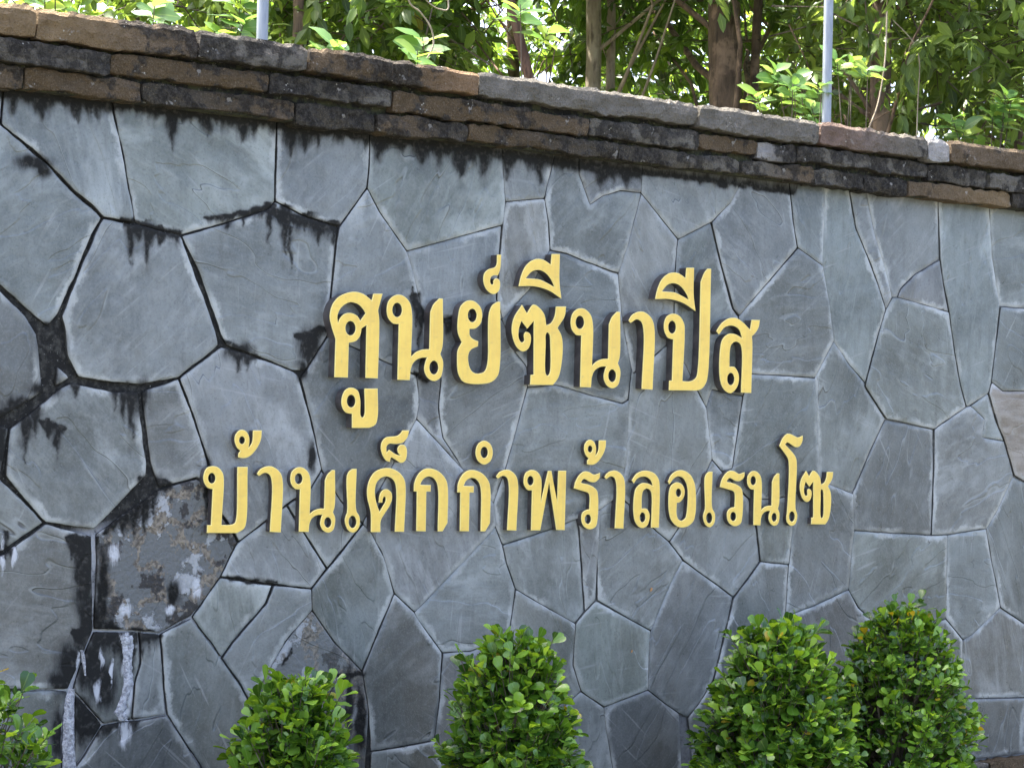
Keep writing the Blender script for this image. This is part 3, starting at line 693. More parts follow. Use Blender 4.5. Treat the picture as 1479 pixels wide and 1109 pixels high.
# ---- lime crust that has grown out of a joint at the lower left
def crust(pts, seed):
    """pts: (px, py, half width px) down the wall"""
    V = []; n = 9
    rows = []
    for (a, b) in zip(pts, pts[1:]):
        for k in range(8): t = k / 8; rows.append([a[q] + (b[q] - a[q]) * t for q in range(3)])
    rows.append(list(pts[-1]))
    for i, (x, y, hw) in enumerate(rows):
        for k in range(n):
            u = k / (n - 1) * 2 - 1
            hw2 = hw * (1 + .25 * N(i * .5, k * .0 + (u > 0) * 5, seed))
            p = P(x + u * hw2, y)
            th = .014 * math.sqrt(max(0, 1 - u * u)) + .003 * N(p[0] * 60, p[2] * 60, seed)
            V.append((p[0], .004 - max(th, 0), p[2]))
    faces = [(i * n + k, (i + 1) * n + k, (i + 1) * n + k + 1, i * n + k + 1) for i in range(len(rows) - 1) for k in range(n - 1)]
    mesh_obj('lime_crust', V, faces, M['lime'], wall, origin=V[0], smooth=True)
crust([(104, 994, 4), (101, 1008, 6), (100, 1040, 8), (100, 1080, 9), (101, 1112, 10), (103, 1150, 9)], 1)
crust([(181, 917, 12), (184, 930, 10), (183, 960, 8), (185, 985, 9), (178, 1010, 8), (172, 1028, 11), (178, 1040, 8)], 2)
crust([(117, 938, 2.5), (120, 950, 3), (122, 975, 1.2)], 3)

# ------------------------------------------------------------------ the raised letters
TILES = {'E1': (460, 410, 5.043), 'E2': (550, 360, 5.281), 'E3': (725, 360, 5.281), 'E4': (890, 380, 5.545), 'F1': (285, 615, 6.933), 'F2': (480, 615, 6.933), 'F3': (650, 615, 6.933), 'F4': (820, 615, 6.933), 'F5': (1000, 615, 6.933)}
# outlines read off enlarged parts of the photograph: * marks a sharp corner; H: oval openings (cx, cy, rx, ry) or outlines
GLYPHS = {
 'so_sala': ('E1', "118,680* 127,400* 98,310 85,235 105,150 150,95 215,65 270,58 330,75 390,122* 403,72* 468,72* 435,195* 443,250 443,400 433,688* 345,685* 352,300* 315,325* 305,375 275,415 222,430* 215,682*",
   ["143,290* 140,230 165,175 225,135 285,145 325,180 345,215* 305,270* 285,235 235,212 190,220 160,250", (235, 323, 38, 53)]),
 'sara_uu': ('E1', "247,1048* 247,947* 200,935 172,885 175,820 200,770 240,755 285,775 305,840 308,960 320,974 335,960 337,762* 432,762* 432,970 415,1025 370,1048*", [(240, 853, 32, 47)]),
 'no_nu': ('E2', "130,995* 140,570* 100,568 60,525 48,460 65,390 110,352 160,350 215,395 238,470 232,820* 270,785 320,765 373,762* 380,480* 405,420 450,375* 475,378* 472,740 455,800* 475,850 475,910 455,980 410,1005 365,985 335,925 340,870 355,825* 300,830 250,865 228,920* 222,998*",
   [(127, 463, 38, 55), (407, 902, 35, 53)]),
 'yo_yak': ('E2', "590,930 585,830 590,770 620,710* 590,630 595,500 615,430 665,392 710,395 760,440 775,500 760,570 720,605 678,607* 680,660 705,685 745,703* 742,740* 690,765 670,800 675,890 700,935 740,948 790,935 815,880 830,480 860,420 895,400* 912,402* 910,880 890,970 830,1018 640,1015 605,975", [(700, 505, 35, 52)]),
 'thanthakhat': ('E2', "890,42* 920,42* 912,150 895,200* 860,200 840,215 838,260 850,272 862,262 862,240 880,222 905,235 912,270 900,320 865,343 825,325 795,280 785,230 795,180 830,150 870,140 885,120", []),
 'so_so': ('E3', "155,425* 192,490* 243,422 290,450 325,500 340,580* 375,565 405,510 415,437* 490,437* 480,510 425,600* 455,660 465,740 455,880 430,980 390,1035* 218,1033* 222,958* 245,955* 245,545* 195,605* 150,545* 130,610 130,680 150,712 172,700 170,650 185,630 215,645 222,700 200,760 160,780 115,745 85,670 78,600 95,520",
   ["348,633 365,650 372,720 365,950 348,965 335,950 335,720 336,650"]),
 'sara_ii': ('E3', "130,282* 150,200 190,120 250,78 310,78 375,118* 383,37* 443,37* 440,250 455,377* 360,315 250,283", ["182,222* 230,170 285,158 340,185 385,245 402,290* 350,260 290,232 230,225"]),
 'sara_aa': ('E4', "102,460* 130,415 180,390 220,390 275,430 305,500 293,1013* 207,1008* 222,530 200,465 165,450 118,480*", []),
 'po_pla': ('E4', "425,1018* 428,940* 450,940* 460,612* 420,600 390,545 388,475 410,425 460,405 510,425 545,485 550,560 532,945* 600,945 640,920 655,870 680,150* 710,75 735,45* 762,47* 735,900 715,970 680,1010 640,1020*", [(450, 513, 32, 52)]),
 'so_suea': ('E4', "805,545* 840,490 900,445 960,440 1010,470 1075,535* 1088,455* 1152,457* 1140,520 1110,565 1088,585* 1092,640 1083,1040* 1003,1037* 1008,680 990,640 958,628 925,650 912,700 908,830* 945,830 975,870 985,930 965,1000 915,1042 865,1010 835,930 835,700 855,610 900,568 950,568 1012,602* 985,530 930,500 870,515 825,572*", [(920, 928, 30, 50)]),
 'bo_baimai': ('F1', "100,1070* 103,992* 140,992* 157,632* 110,620 70,560 65,500 95,425 150,402 210,415 255,470 267,540 243,990* 330,990 375,975 393,930 405,410* 505,410* 493,950 470,1025 400,1072*", [(147, 523, 38, 53)]),
 'mai_tho': ('F1', "415,315* 415,275 435,250* 400,215 378,150 390,80 440,38 490,55 520,110 522,170 512,225* 550,170 562,45* 647,45* 640,130 600,220 530,300 470,322", [(450, 143, 30, 40)]),
 'sara_e': ('F2', "130,960 135,910 152,860 150,500 175,450 205,430* 245,430* 242,850 270,900 278,960 260,1030 210,1068 160,1040", [(205, 960, 40, 62)]),
 'do_dek': ('F2', "390,1062* 388,870 355,720 352,640 375,540 430,460 510,425 590,425 670,465 720,530 735,600 720,1060* 630,1058* 640,600 610,535 550,505 490,520 445,570 428,650 440,760 475,862* 505,810 535,755 538,720 522,705 508,725 503,767* 468,767* 478,690 505,645 550,633 590,665 600,725 580,790 530,870 488,945 482,1062*", []),
 'maitaikhu': ('F2', "705,45* 770,45* 755,110 710,165 640,180 570,178 545,205 545,268* 570,238* 640,285 685,297* 660,265 658,220 680,190 720,190 745,225 748,290 730,350 690,370 640,340 590,315 578,360* 545,350 510,300 490,230 500,160 540,115 600,105 650,100 685,75", []),
 'ko_kai': ('F2', "845,1052* 850,657* 820,655* 825,570 870,475 930,430 1000,428 1080,465 1140,540 1158,620 1155,970* 1105,1055* 1060,1055* 1062,620 1040,550 1000,512 950,508 905,540 882,588* 988,592* 985,657* 943,657* 937,1055*", []),
 'nikhahit': ('F3', "345,147 405,182 430,267 405,352 345,387 285,352 260,267 285,182", [(345, 265, 38, 57)]),
 'pho_phan': ('F3', "815,1045* 825,645* 780,640 745,590 742,530 765,465 820,440 870,455 905,500 918,560 908,775* 985,450* 1017,450* 1075,785* 1088,448* 1165,448* 1150,1042* 1068,1040* 995,560* 905,1045*", [(808, 548, 32, 48)]),
 'ro_ruea': ('F4', "65,625* 80,560 120,490 170,455 215,460 265,487 325,470* 320,520 275,562 230,560 165,530 143,548* 135,570* 230,595 290,640 305,700 300,940 280,1010 220,1035 165,1005 140,940 150,870 185,842 220,835* 222,700 210,672 150,650", [(205, 933, 32, 48)]),
 'lo_ling': ('F4', "645,545* 690,480 750,450 810,450 870,475 910,530 922,600 915,1018* 838,1018* 845,690 830,645 795,625 760,645 745,700 742,828* 790,828 820,880 820,930 795,1000 740,1022 690,980 665,900 668,700 690,620 740,575 800,575 855,600* 835,545 790,510 730,510 690,535 665,575*", [(752, 915, 30, 50)]),
 'o_ang': ('F4', "1008,555* 1040,490 1100,448 1160,445 1230,490 1270,570 1283,650 1280,880 1255,960 1190,1010 1110,1010 1045,950 1018,860 1020,650 1045,590 1100,564 1150,590 1173,650 1160,720 1120,765 1095,768* 1092,880 1110,935 1145,948 1180,925 1195,870 1205,640 1185,560 1150,515 1100,505 1060,530 1020,585*", [(1112, 668, 28, 42)]),
 'sara_o': ('F5', "875,200* 910,120 955,78 995,85 1060,115 1108,97* 1105,150 1075,205 1040,213 990,185 955,163 930,185* 1030,300 1047,360 1035,825 1053,890 1045,950 1025,988 990,1000 955,970 945,920 952,860 970,360 955,315", [(1000, 907, 30, 52)]),
}
T1, T2 = .040, .027            # how far the faces of the two lines stand off the wall
# glyph, tile, target box in the tile (None: as traced), depth, what the label says
LETTERS = [
 ('so_sala', None, None, T1, "yellow raised Thai letter so sala, looped and open, that starts the upper line"),
 ('sara_uu', None, None, T1, "yellow raised Thai long u vowel hanging below the upper line's first letter"),
 ('no_nu', None, None, T1, "yellow raised Thai letter no nu, second consonant of the upper line"),
 ('yo_yak', None, None, T1, "yellow raised Thai letter yo yak, third consonant of the upper line"),
 ('thanthakhat', None, None, T1, "small yellow raised Thai silencing mark above letter yo yak"),
 ('so_so', None, None, T1, "yellow raised Thai letter so so, fourth consonant of the upper line"),
 ('sara_ii', None, None, T1, "yellow raised Thai long i vowel above the upper line's letter so so"),
 ('no_nu', 'E3', (527, 450, 905, 1060), T1, "yellow raised Thai letter no nu, fifth consonant of the upper line"),
 ('sara_aa', None, None, T1, "yellow raised hooked Thai vowel sara aa, the only one in the upper line"),
 ('po_pla', None, None, T1, "yellow raised Thai letter po pla with a tall right stem in the upper line"),
 ('sara_ii', 'E4', (315, 38, 637, 385), T1, "yellow raised Thai long i vowel sign above letter po pla"),
 ('so_suea', None, None, T1, "yellow raised Thai letter so suea that ends the upper line"),
 ('bo_baimai', None, None, T2, "yellow raised Thai letter bo baimai, open box shaped, starting the lower line"),
 ('mai_tho', None, None, T2, "small yellow raised Thai tone mark above the lower line's first letter"),
 ('sara_aa', 'F1', (600, 402, 860, 1065), T2, "yellow raised hooked Thai vowel sara aa beside the lower line's first letter"),
 ('no_nu', 'F1', (935, 412, 1383, 1068), T2, "yellow raised Thai letter no nu, second consonant of the lower line"),
 ('sara_e', None, None, T2, "yellow raised Thai vowel sara e in front of letter do dek"),
 ('do_dek', None, None, T2, "yellow raised Thai letter do dek, arch with inner curl, in the lower line"),
 ('maitaikhu', None, None, T2, "small curly yellow raised Thai mark above letter do dek"),
 ('ko_kai', None, None, T2, "yellow raised Thai letter ko kai right after letter do dek"),
 ('ko_kai', 'F3', (78, 440, 408, 1055), T2, "yellow raised Thai letter ko kai with a small ring above it"),
 ('nikhahit', None, None, T2, "small yellow raised oval ring mark in the lower sign line"),
 ('sara_aa', 'F3', (465, 437, 685, 1048), T2, "yellow raised hooked Thai vowel sara aa before the zigzag letter"),
 ('pho_phan', None, None, T2, "yellow raised zigzag Thai letter pho phan in the lower line"),
 ('ro_ruea', None, None, T2, "yellow raised Thai letter ro ruea with a tone mark above it"),
 ('mai_tho', 'F4', (168, 138, 385, 390), T2, "small yellow raised Thai tone mark above letter ro ruea"),
 ('sara_aa', 'F4', (372, 445, 577, 1028), T2, "yellow raised hooked Thai vowel sara aa in front of letter lo ling"),
 ('lo_ling', None, None, T2, "yellow raised Thai letter lo ling in the lower line"),
 ('o_ang', None, None, T2, "yellow raised rounded Thai letter o ang in the lower line"),
 ('sara_e', 'F5', (112, 457, 230, 1015), T2, "yellow raised Thai vowel sara e right after letter o ang"),
 ('ro_ruea', 'F5', (280, 447, 525, 1003), T2, "yellow raised Thai letter ro ruea without a mark above it"),
 ('no_nu', 'F5', (553, 450, 875, 1000), T2, "yellow raised Thai letter no nu, last but one consonant of the lower line"),
 ('sara_o', None, None, T2, "tall yellow raised Thai vowel sara o in the lower line"),
 ('so_so', 'F5', (1080, 447, 1412, 985), T2, "yellow raised Thai letter so so that ends the lower line"),
]
def curve_pts(s):
    pts = []; cor = []
    for q in s.split():
        c = q.endswith('*'); a, b = q.rstrip('*').split(','); pts.append((float(a), float(b))); cor.append(c)
    pts = np.array(pts); n = len(pts); out = []
    for i in range(n):
        p1, p2 = pts[i], pts[(i + 1) % n]
        c1, c2 = cor[i], cor[(i + 1) % n]
        if c1 and c2: out.append(p1); continue
        p0 = pts[i - 1] if not c1 else 2 * p1 - p2
        p3 = pts[(i + 2) % n] if not c2 else 2 * p2 - p1
        k = [0.0]
        for a, b in ((p0, p1), (p1, p2), (p2, p3)): k.append(k[-1] + max(np.linalg.norm(b - a), 1e-3) ** .5)
        m = max(2, min(7, int(np.linalg.norm(p2 - p1) / 14)))
        for j in range(m):
            t = k[1] + (k[2] - k[1]) * j / m
            L = lambda a, b, ta, tb: a * (tb - t) / (tb - ta) + b * (t - ta) / (tb - ta)
            A1 = L(p0, p1, k[0], k[1]); A2 = L(p1, p2, k[1], k[2]); A3 = L(p2, p3, k[2], k[3])
            B1 = L(A1, A2, k[0], k[2]); B2 = L(A2, A3, k[1], k[3]); out.append(L(B1, B2, k[1], k[2]))
    return np.array(out)
def letter(gl, tile, bbox, th, label):
    src, outer, holes = GLYPHS[gl]
    loops = [curve_pts(outer)]
    for h in holes:
        if isinstance(h, str): loops.append(curve_pts(h))
        else: loops.append(np.array([(h[0] + h[2] * math.cos(a), h[1] + h[3] * math.sin(a)) for a in np.linspace(0, 2 * math.pi, 24, endpoint=False)]))
    lo, hi = loops[0].min(0), loops[0].max(0)
    t = TILES[tile or src]
    L3 = []
    for k, l in enumerate(loops):
        if bbox: l = (l - lo) / (hi - lo) * (np.array(bbox[2:]) - np.array(bbox[:2])) + np.array(bbox[:2])
        q = np.array([P(t[0] + x / t[2], t[1] + y / t[2], -th)[[0, 2]] for x, y in l])
        if (poly_area(q) > 0) != (k == 0): q = q[::-1]       # outline ccw, openings cw: inset() moves into the letter
        L3.append(q)
    cen = L3[0].mean(0)
    root = empty('sign_letter', (cen[0], 0, cen[1])); tag(root, label, 'letter')
    front = [inset(q, .0017) for q in L3]; shrink = [inset(q, .0008) for q in L3]
    V = []; faces = []; ids = []
    for q, y in [(x, -th) for x in front] + [(x, -th + .0009) for x in L3] + [(x, -th + .004) for x in L3]:
        ids.append(range(len(V), len(V) + len(q))); V += [(a, y, b) for a, b in q]
    nl = len(L3)
    tris = tessellate_polygon([[Vector((a, b, 0)) for a, b in q] for q in front])
    VV = np.array(V)
    for tr in tris:
        a, b, c = (VV[i][[0, 2]] for i in tr)
        faces.append(tr if (b[0] - a[0]) * (c[1] - a[1]) - (b[1] - a[1]) * (c[0] - a[0]) > 0 else tr[::-1])
    nf = len(faces)
    for k in range(nl):
        for lv in (0, 1):
            A, B = ids[lv * nl + k], ids[(lv + 1) * nl + k]; m = len(A)
            for i in range(m): faces.append((A[i], B[i], B[(i + 1) % m], A[(i + 1) % m]))
    fo = mesh_obj('face_panel', V, faces, M['gold'], root, origin=(cen[0], 0, cen[1]))
    fo.data.materials.append(M['gold_edge'])
    for p in fo.data.polygons:
        if p.index >= nf: p.material_index = 1
    V = []; faces = []
    for q in shrink:
        n0 = len(V); m = len(q); V += [(a, -th + .004, b) for a, b in q] + [(a, .012, b) for a, b in q]
        for i in range(m): faces.append((n0 + i, n0 + m + i, n0 + m + (i + 1) % m, n0 + (i + 1) % m))
    # the loops are dense where the outline bends: smooth shading with sharp corners
    so_ = mesh_obj('return_edge', V, faces, M['ret'], root, origin=(cen[0], 0, cen[1]))
    return root
for a in LETTERS: letter(*a)

# ------------------------------------------------------------------ plants
def leaf_template(kind):
    """a folded, curved leaf along +y, normal +z, length 1"""
    if kind == 'obovate': st = [(0, 0.02), (.22, .11), (.48, .26), (.74, .35), (.92, .29), (1.0, .11)]; fold, droop = .20, .12
    elif kind == 'ovate': st = [(0, 0.02), (.18, .20), (.42, .30), (.68, .26), (.88, .13), (1.0, .005)]; fold, droop = .24, .18
    else: st = [(0, 0.01), (.38, .23), (.75, .16), (1.0, .004)]; fold, droop = .25, .18
    V = []; E = []
    for t, wd in st:
        z = -droop * t * t
        tt = t - (.05 if kind == 'obovate' and t > .99 else 0)
        V += [(-wd, t, z + fold * wd), (0, tt, z), (wd, t, z + fold * wd)]; E += [1, 0, 1]
    Fc = []
    for i in range(len(st) - 1):
        a = i * 3; b = a + 3
        Fc += [(a, a + 1, b + 1), (a, b + 1, b), (a + 1, a + 2, b + 2), (a + 1, b + 2, b + 1)]
    return np.array(V, float), np.array(Fc), np.array(E, float)
TPL = {k: leaf_template(k) for k in ('obovate', 'ovate', 'simple')}

def frames(d, nrm):
    """rotation matrices whose y axis is d and whose z axis leans to nrm"""
    d = d / (np.linalg.norm(d, axis=1)[:, None] + 1e-9)
    x = np.cross(d, nrm); x /= np.linalg.norm(x, axis=1)[:, None] + 1e-9
    z = np.cross(x, d)
    return np.stack([x, d, z], 2)
def leaves_mesh(name, pos, R, size, rnd, kind, mat, parent, kindtag=True):
    V0, F0, E0 = TPL[kind]; n = len(pos); m = len(V0)
    V = np.einsum('nij,mj->nmi', R, V0) * size[:, None, None] + pos[:, None, :]
    Fi = F0[None] + (np.arange(n) * m)[:, None, None]
    col = np.zeros((n, m, 4), np.float32); col[:, :, 0] = rnd[:, 0:1]; col[:, :, 1] = rnd[:, 1:2]; col[:, :, 2] = E0[None]; col[:, :, 3] = 1
    o = big_mesh(name, V.reshape(-1, 3), Fi.reshape(-1, 3), mat, parent, {'leaf': col.reshape(-1, 4)}, smooth=True)
    if kindtag: o['kind'] = 'stuff'
    return o
_lib = {}
def leaf_data(kind, mat, k):
    """one of a few shared single leaf meshes"""
    key = (kind, mat, k)
    if key not in _lib:
        V0, F0, E0 = TPL[kind]; r = np.random.default_rng(k + 50)
        V = V0 * np.array([r.uniform(.85, 1.15), 1, r.uniform(.7, 1.4)]); V[:, 2] += .03 * np.sin(V[:, 1] * 5 + k) * np.abs(V[:, 0]) * 6
        me = bpy.data.meshes.new('leaf'); me.from_pydata(V.tolist(), [], [tuple(map(int, f)) for f in F0])
        a = me.attributes.new('leaf', 'FLOAT_COLOR', 'POINT')
        g = k / 11.0
        a.data.foreach_set('color', np.stack([np.full(len(V), g), np.full(len(V), .5), E0, np.ones(len(V))], 1).astype(np.float32).ravel())
        me.polygons.foreach_set('use_smooth', [True] * len(me.polygons)); me.materials.append(M[mat]); _lib[key] = me
    return _lib[key]
def leaf_objects(parent, pos, R, size, kind, mat, r):
    off = np.array(parent.location)
    for p, rot, s in zip(pos, R, size):
        o = bpy.data.objects.new('leaf', leaf_data(kind, mat, int(r.integers(0, 12)))); C.objects.link(o); o.parent = parent
        m = Matrix.Identity(4); q = p - off
        for i in range(3):
            for j in range(3): m[i][j] = rot[i][j] * s
            m[i][3] = q[i]
        o.matrix_basis = m
def tube(pts, rads, seg=8, bump=0.0, seed=0):
    pts = np.asarray(pts, float); n = len(pts); V = []; Fc = []
    for i in range(n):
        t = pts[min(i + 1, n - 1)] - pts[max(i - 1, 0)]; t /= np.linalg.norm(t) + 1e-9
        a = np.cross(t, (0, 1, 0) if abs(t[1]) < .9 else (1, 0, 0)); a /= np.linalg.norm(a); b = np.cross(t, a)
        for k in range(seg):
            an = 2 * math.pi * k / seg
            rr = rads[i] * (1 + bump * N(math.cos(an) * 1.3 + seed, math.sin(an) * 1.3, pts[i][2] * 3.0))
            V.append(pts[i] + rr * (math.cos(an) * a + math.sin(an) * b))
    for i in range(n - 1):
        for k in range(seg):
            a = i * seg + k; b = i * seg + (k + 1) % seg
            Fc += [(a, b, b + seg), (a, b + seg, a + seg)]
    return np.array(V), np.array(Fc)
def join(parts):
    V = []; Fc = []; n = 0
    for v, f in parts: V.append(v); Fc.append(f + n); n += len(v)
    return np.vstack(V), np.vstack(Fc)

# ---- clipped shrubs in the bed in front of the wall
def shrub(px, py_top, hw, yoff, label, seed, sparse=1.0, n_twig=330, leaf=.062, fat=.40):
    r = np.random.default_rng(seed)
    top = P(px, py_top + 10, -yoff); H = top[2]; Rb = hw
    root = empty('clipped_shrub', (top[0], -yoff, 0)); tag(root, label, 'shrub', 'clipped shrubs along the foot of the wall')
    base = np.array([top[0], -yoff, 0.0])
    def radius(z):
        u = np.clip(1 - z / H, 0, 1); return Rb * np.clip(u / .5, 0, 1) ** fat * (1 + .12 * u)
    # twig tips over the surface
    tips = []; dirs = []
    while len(tips) < n_twig:
        u = r.random() ** .9; z = H * (1 - u) * .99
        if z < .05: continue
        a = r.uniform(0, 2 * math.pi); rr = radius(z)
        bump_ = 1 + .24 * N(math.cos(a) * 1.6 + seed, math.sin(a) * 1.6, z * 5) + r.normal(0, .04)
        inn = 1 - abs(r.normal(0, .20)) * (r.random() < .6)
        p = base + np.array([math.cos(a) * rr * bump_ * inn, math.sin(a) * rr * bump_ * inn, z + r.normal(0, .012)])
        d = np.array([math.cos(a), math.sin(a), .55 + 1.3 * (z / H) ** 5]); d += r.normal(0, .28, 3); d /= np.linalg.norm(d)
        tips.append(p); dirs.append(d)
    for _ in range(16):                                              # stray shoots
        a = r.uniform(0, 2 * math.pi); z = H * (1 - .5 * r.random() ** 1.6)
        rr = radius(z) + r.uniform(.02, .06)
        d = np.array([math.cos(a) * .7, math.sin(a) * .7, .8]) + r.normal(0, .2, 3); d /= np.linalg.norm(d)
        tips.append(base + np.array([math.cos(a) * rr, math.sin(a) * rr, z + r.uniform(0, .05)])); dirs.append(d)
    pos = []; dd = []; nn = []; sz = []; stems = []
    for p, d in zip(tips, dirs):
        s = np.cross(d, (0, 0, 1)); s /= np.linalg.norm(s) + 1e-9; q = np.cross(s, d)
        L = r.uniform(.07, .13); ph = r.uniform(0, 6.28)
        core = base + np.array([(p[0] - base[0]) * .25, (p[1] - base[1]) * .25, max(.05, p[2] - .22)])
        stems.append(tube([core, (core + p) / 2 + r.normal(0, .01, 3), p], [.0030, .0022, .0013], 4))
        k = int(r.integers(7, 11))
        for j in range(k):
            f = j / (k - 1); ph += 2.4
            od = math.cos(ph) * s + math.sin(ph) * q
            pp = p - d * L * (1 - f)
            ld = od * (1.05 - .55 * f) + d * (.35 + .75 * f) + r.normal(0, .15, 3)
            pos.append(pp); dd.append(ld); nn.append(d * .7 + np.array([0, 0, .75]) + r.normal(0, .28, 3)); sz.append(leaf * r.uniform(.45, 1.2) * (1 - .25 * f))
    pos, dd, nn, sz = map(np.array, (pos, dd, nn, sz))
    R = frames(dd, nn)
    v, f = join(stems); big_mesh('twigs', v, f, M['twig'], root)['kind'] = 'stuff'
    st = [tube([base + np.array([0, 0, -.02]), base + np.array([.01, .0, H * .4]), base + np.array([0, .01, H * .85])], [.022, .016, .005], 7)]
    for k in range(6):
        a = k * 1.05 + .3; st.append(tube([base + np.array([0, 0, .05 + .04 * k]), base + np.array([math.cos(a) * Rb * .4, math.sin(a) * Rb * .4, H * .4]), base + np.array([math.cos(a) * Rb * .65, math.sin(a) * Rb * .65, H * .62])], [.012, .008, .004], 6))
    v, f = join(st); big_mesh('stem', v, f, M['twig'], root, smooth=True)
    # the leaves that show largest are objects of their own
    pj = project(pos); to = CAM - pos; dist = np.linalg.norm(to, axis=1)
    inside_ = (pj[:, 0] > 0) & (pj[:, 0] < 1479) & (pj[:, 1] < 1109)
    rad = np.linalg.norm((pos - base)[:, :2], axis=1)
    out = ((pos - base)[:, :2] * to[:, :2]).sum(1) / (np.linalg.norm(to[:, :2], axis=1)) 
    score = np.where(inside_, out + .25 * pos[:, 2] + .15 * rad + sz * 2, -9)
    order = np.argsort(-score); pick = order[:300]; pick = pick[score[pick] > -5]; rest = np.setdiff1d(np.arange(len(pos)), pick)
    leaf_objects(root, pos[pick], R[pick], sz[pick], 'obovate', 'shrub', r)
    rnd = np.stack([r.random(len(rest)), r.random(len(rest)) * (.96 if seed != 21 else 1.0)], 1)
    leaves_mesh('foliage', pos[rest], R[rest], sz[rest], rnd, 'obovate', M['shrub'], root)
    return root
shrub(-34, 985, .27, .50, 'loose clipped shrub with yellowing leaves beside the lime stained joint', 21, n_twig=230)
shrub(425, 962, .20, .50, 'low rounded clipped shrub below the tone marked start of the lower line', 22, n_twig=560, fat=.36)
shrub(743, 906, .215, .50, 'upright clipped shrub standing alone below the middle of the lettering', 23, n_twig=680, fat=.36)
shrub(1124, 890, .255, .55, 'broad bright clipped shrub in front of a taller darker one', 24, n_twig=840, fat=.42)
shrub(1300, 866, .285, .42, 'tall cone shaped clipped shrub behind the broad bright one', 25, n_twig=860, leaf=.054, fat=.46)

# ---- fence posts behind the wall
for px_, lab in ((377, 'galvanised steel post behind the coping with leaves around it'), (1194.5, 'galvanised steel post behind the coping in front of a thick trunk')):
    p = P(px_, 120, .52)
    vv, ff = tube([(p[0], .52, -.2), (p[0], .52, 4.6)], [.0205, .0205], 20)
    root = empty('fence_post', (p[0], .52, 0)); tag(root, lab, 'post', 'steel posts behind the wall')
    big_mesh('pole', vv, ff, M['steel'], root, smooth=True)
    vv, ff = tube([(p[0], .52, 4.598), (p[0], .52, 4.63), (p[0], .52, 4.645), (p[0], .52, 4.65)], [.024, .024, .016, .001], 16); big_mesh('cap', vv, ff, M['steel'], root, smooth=True)

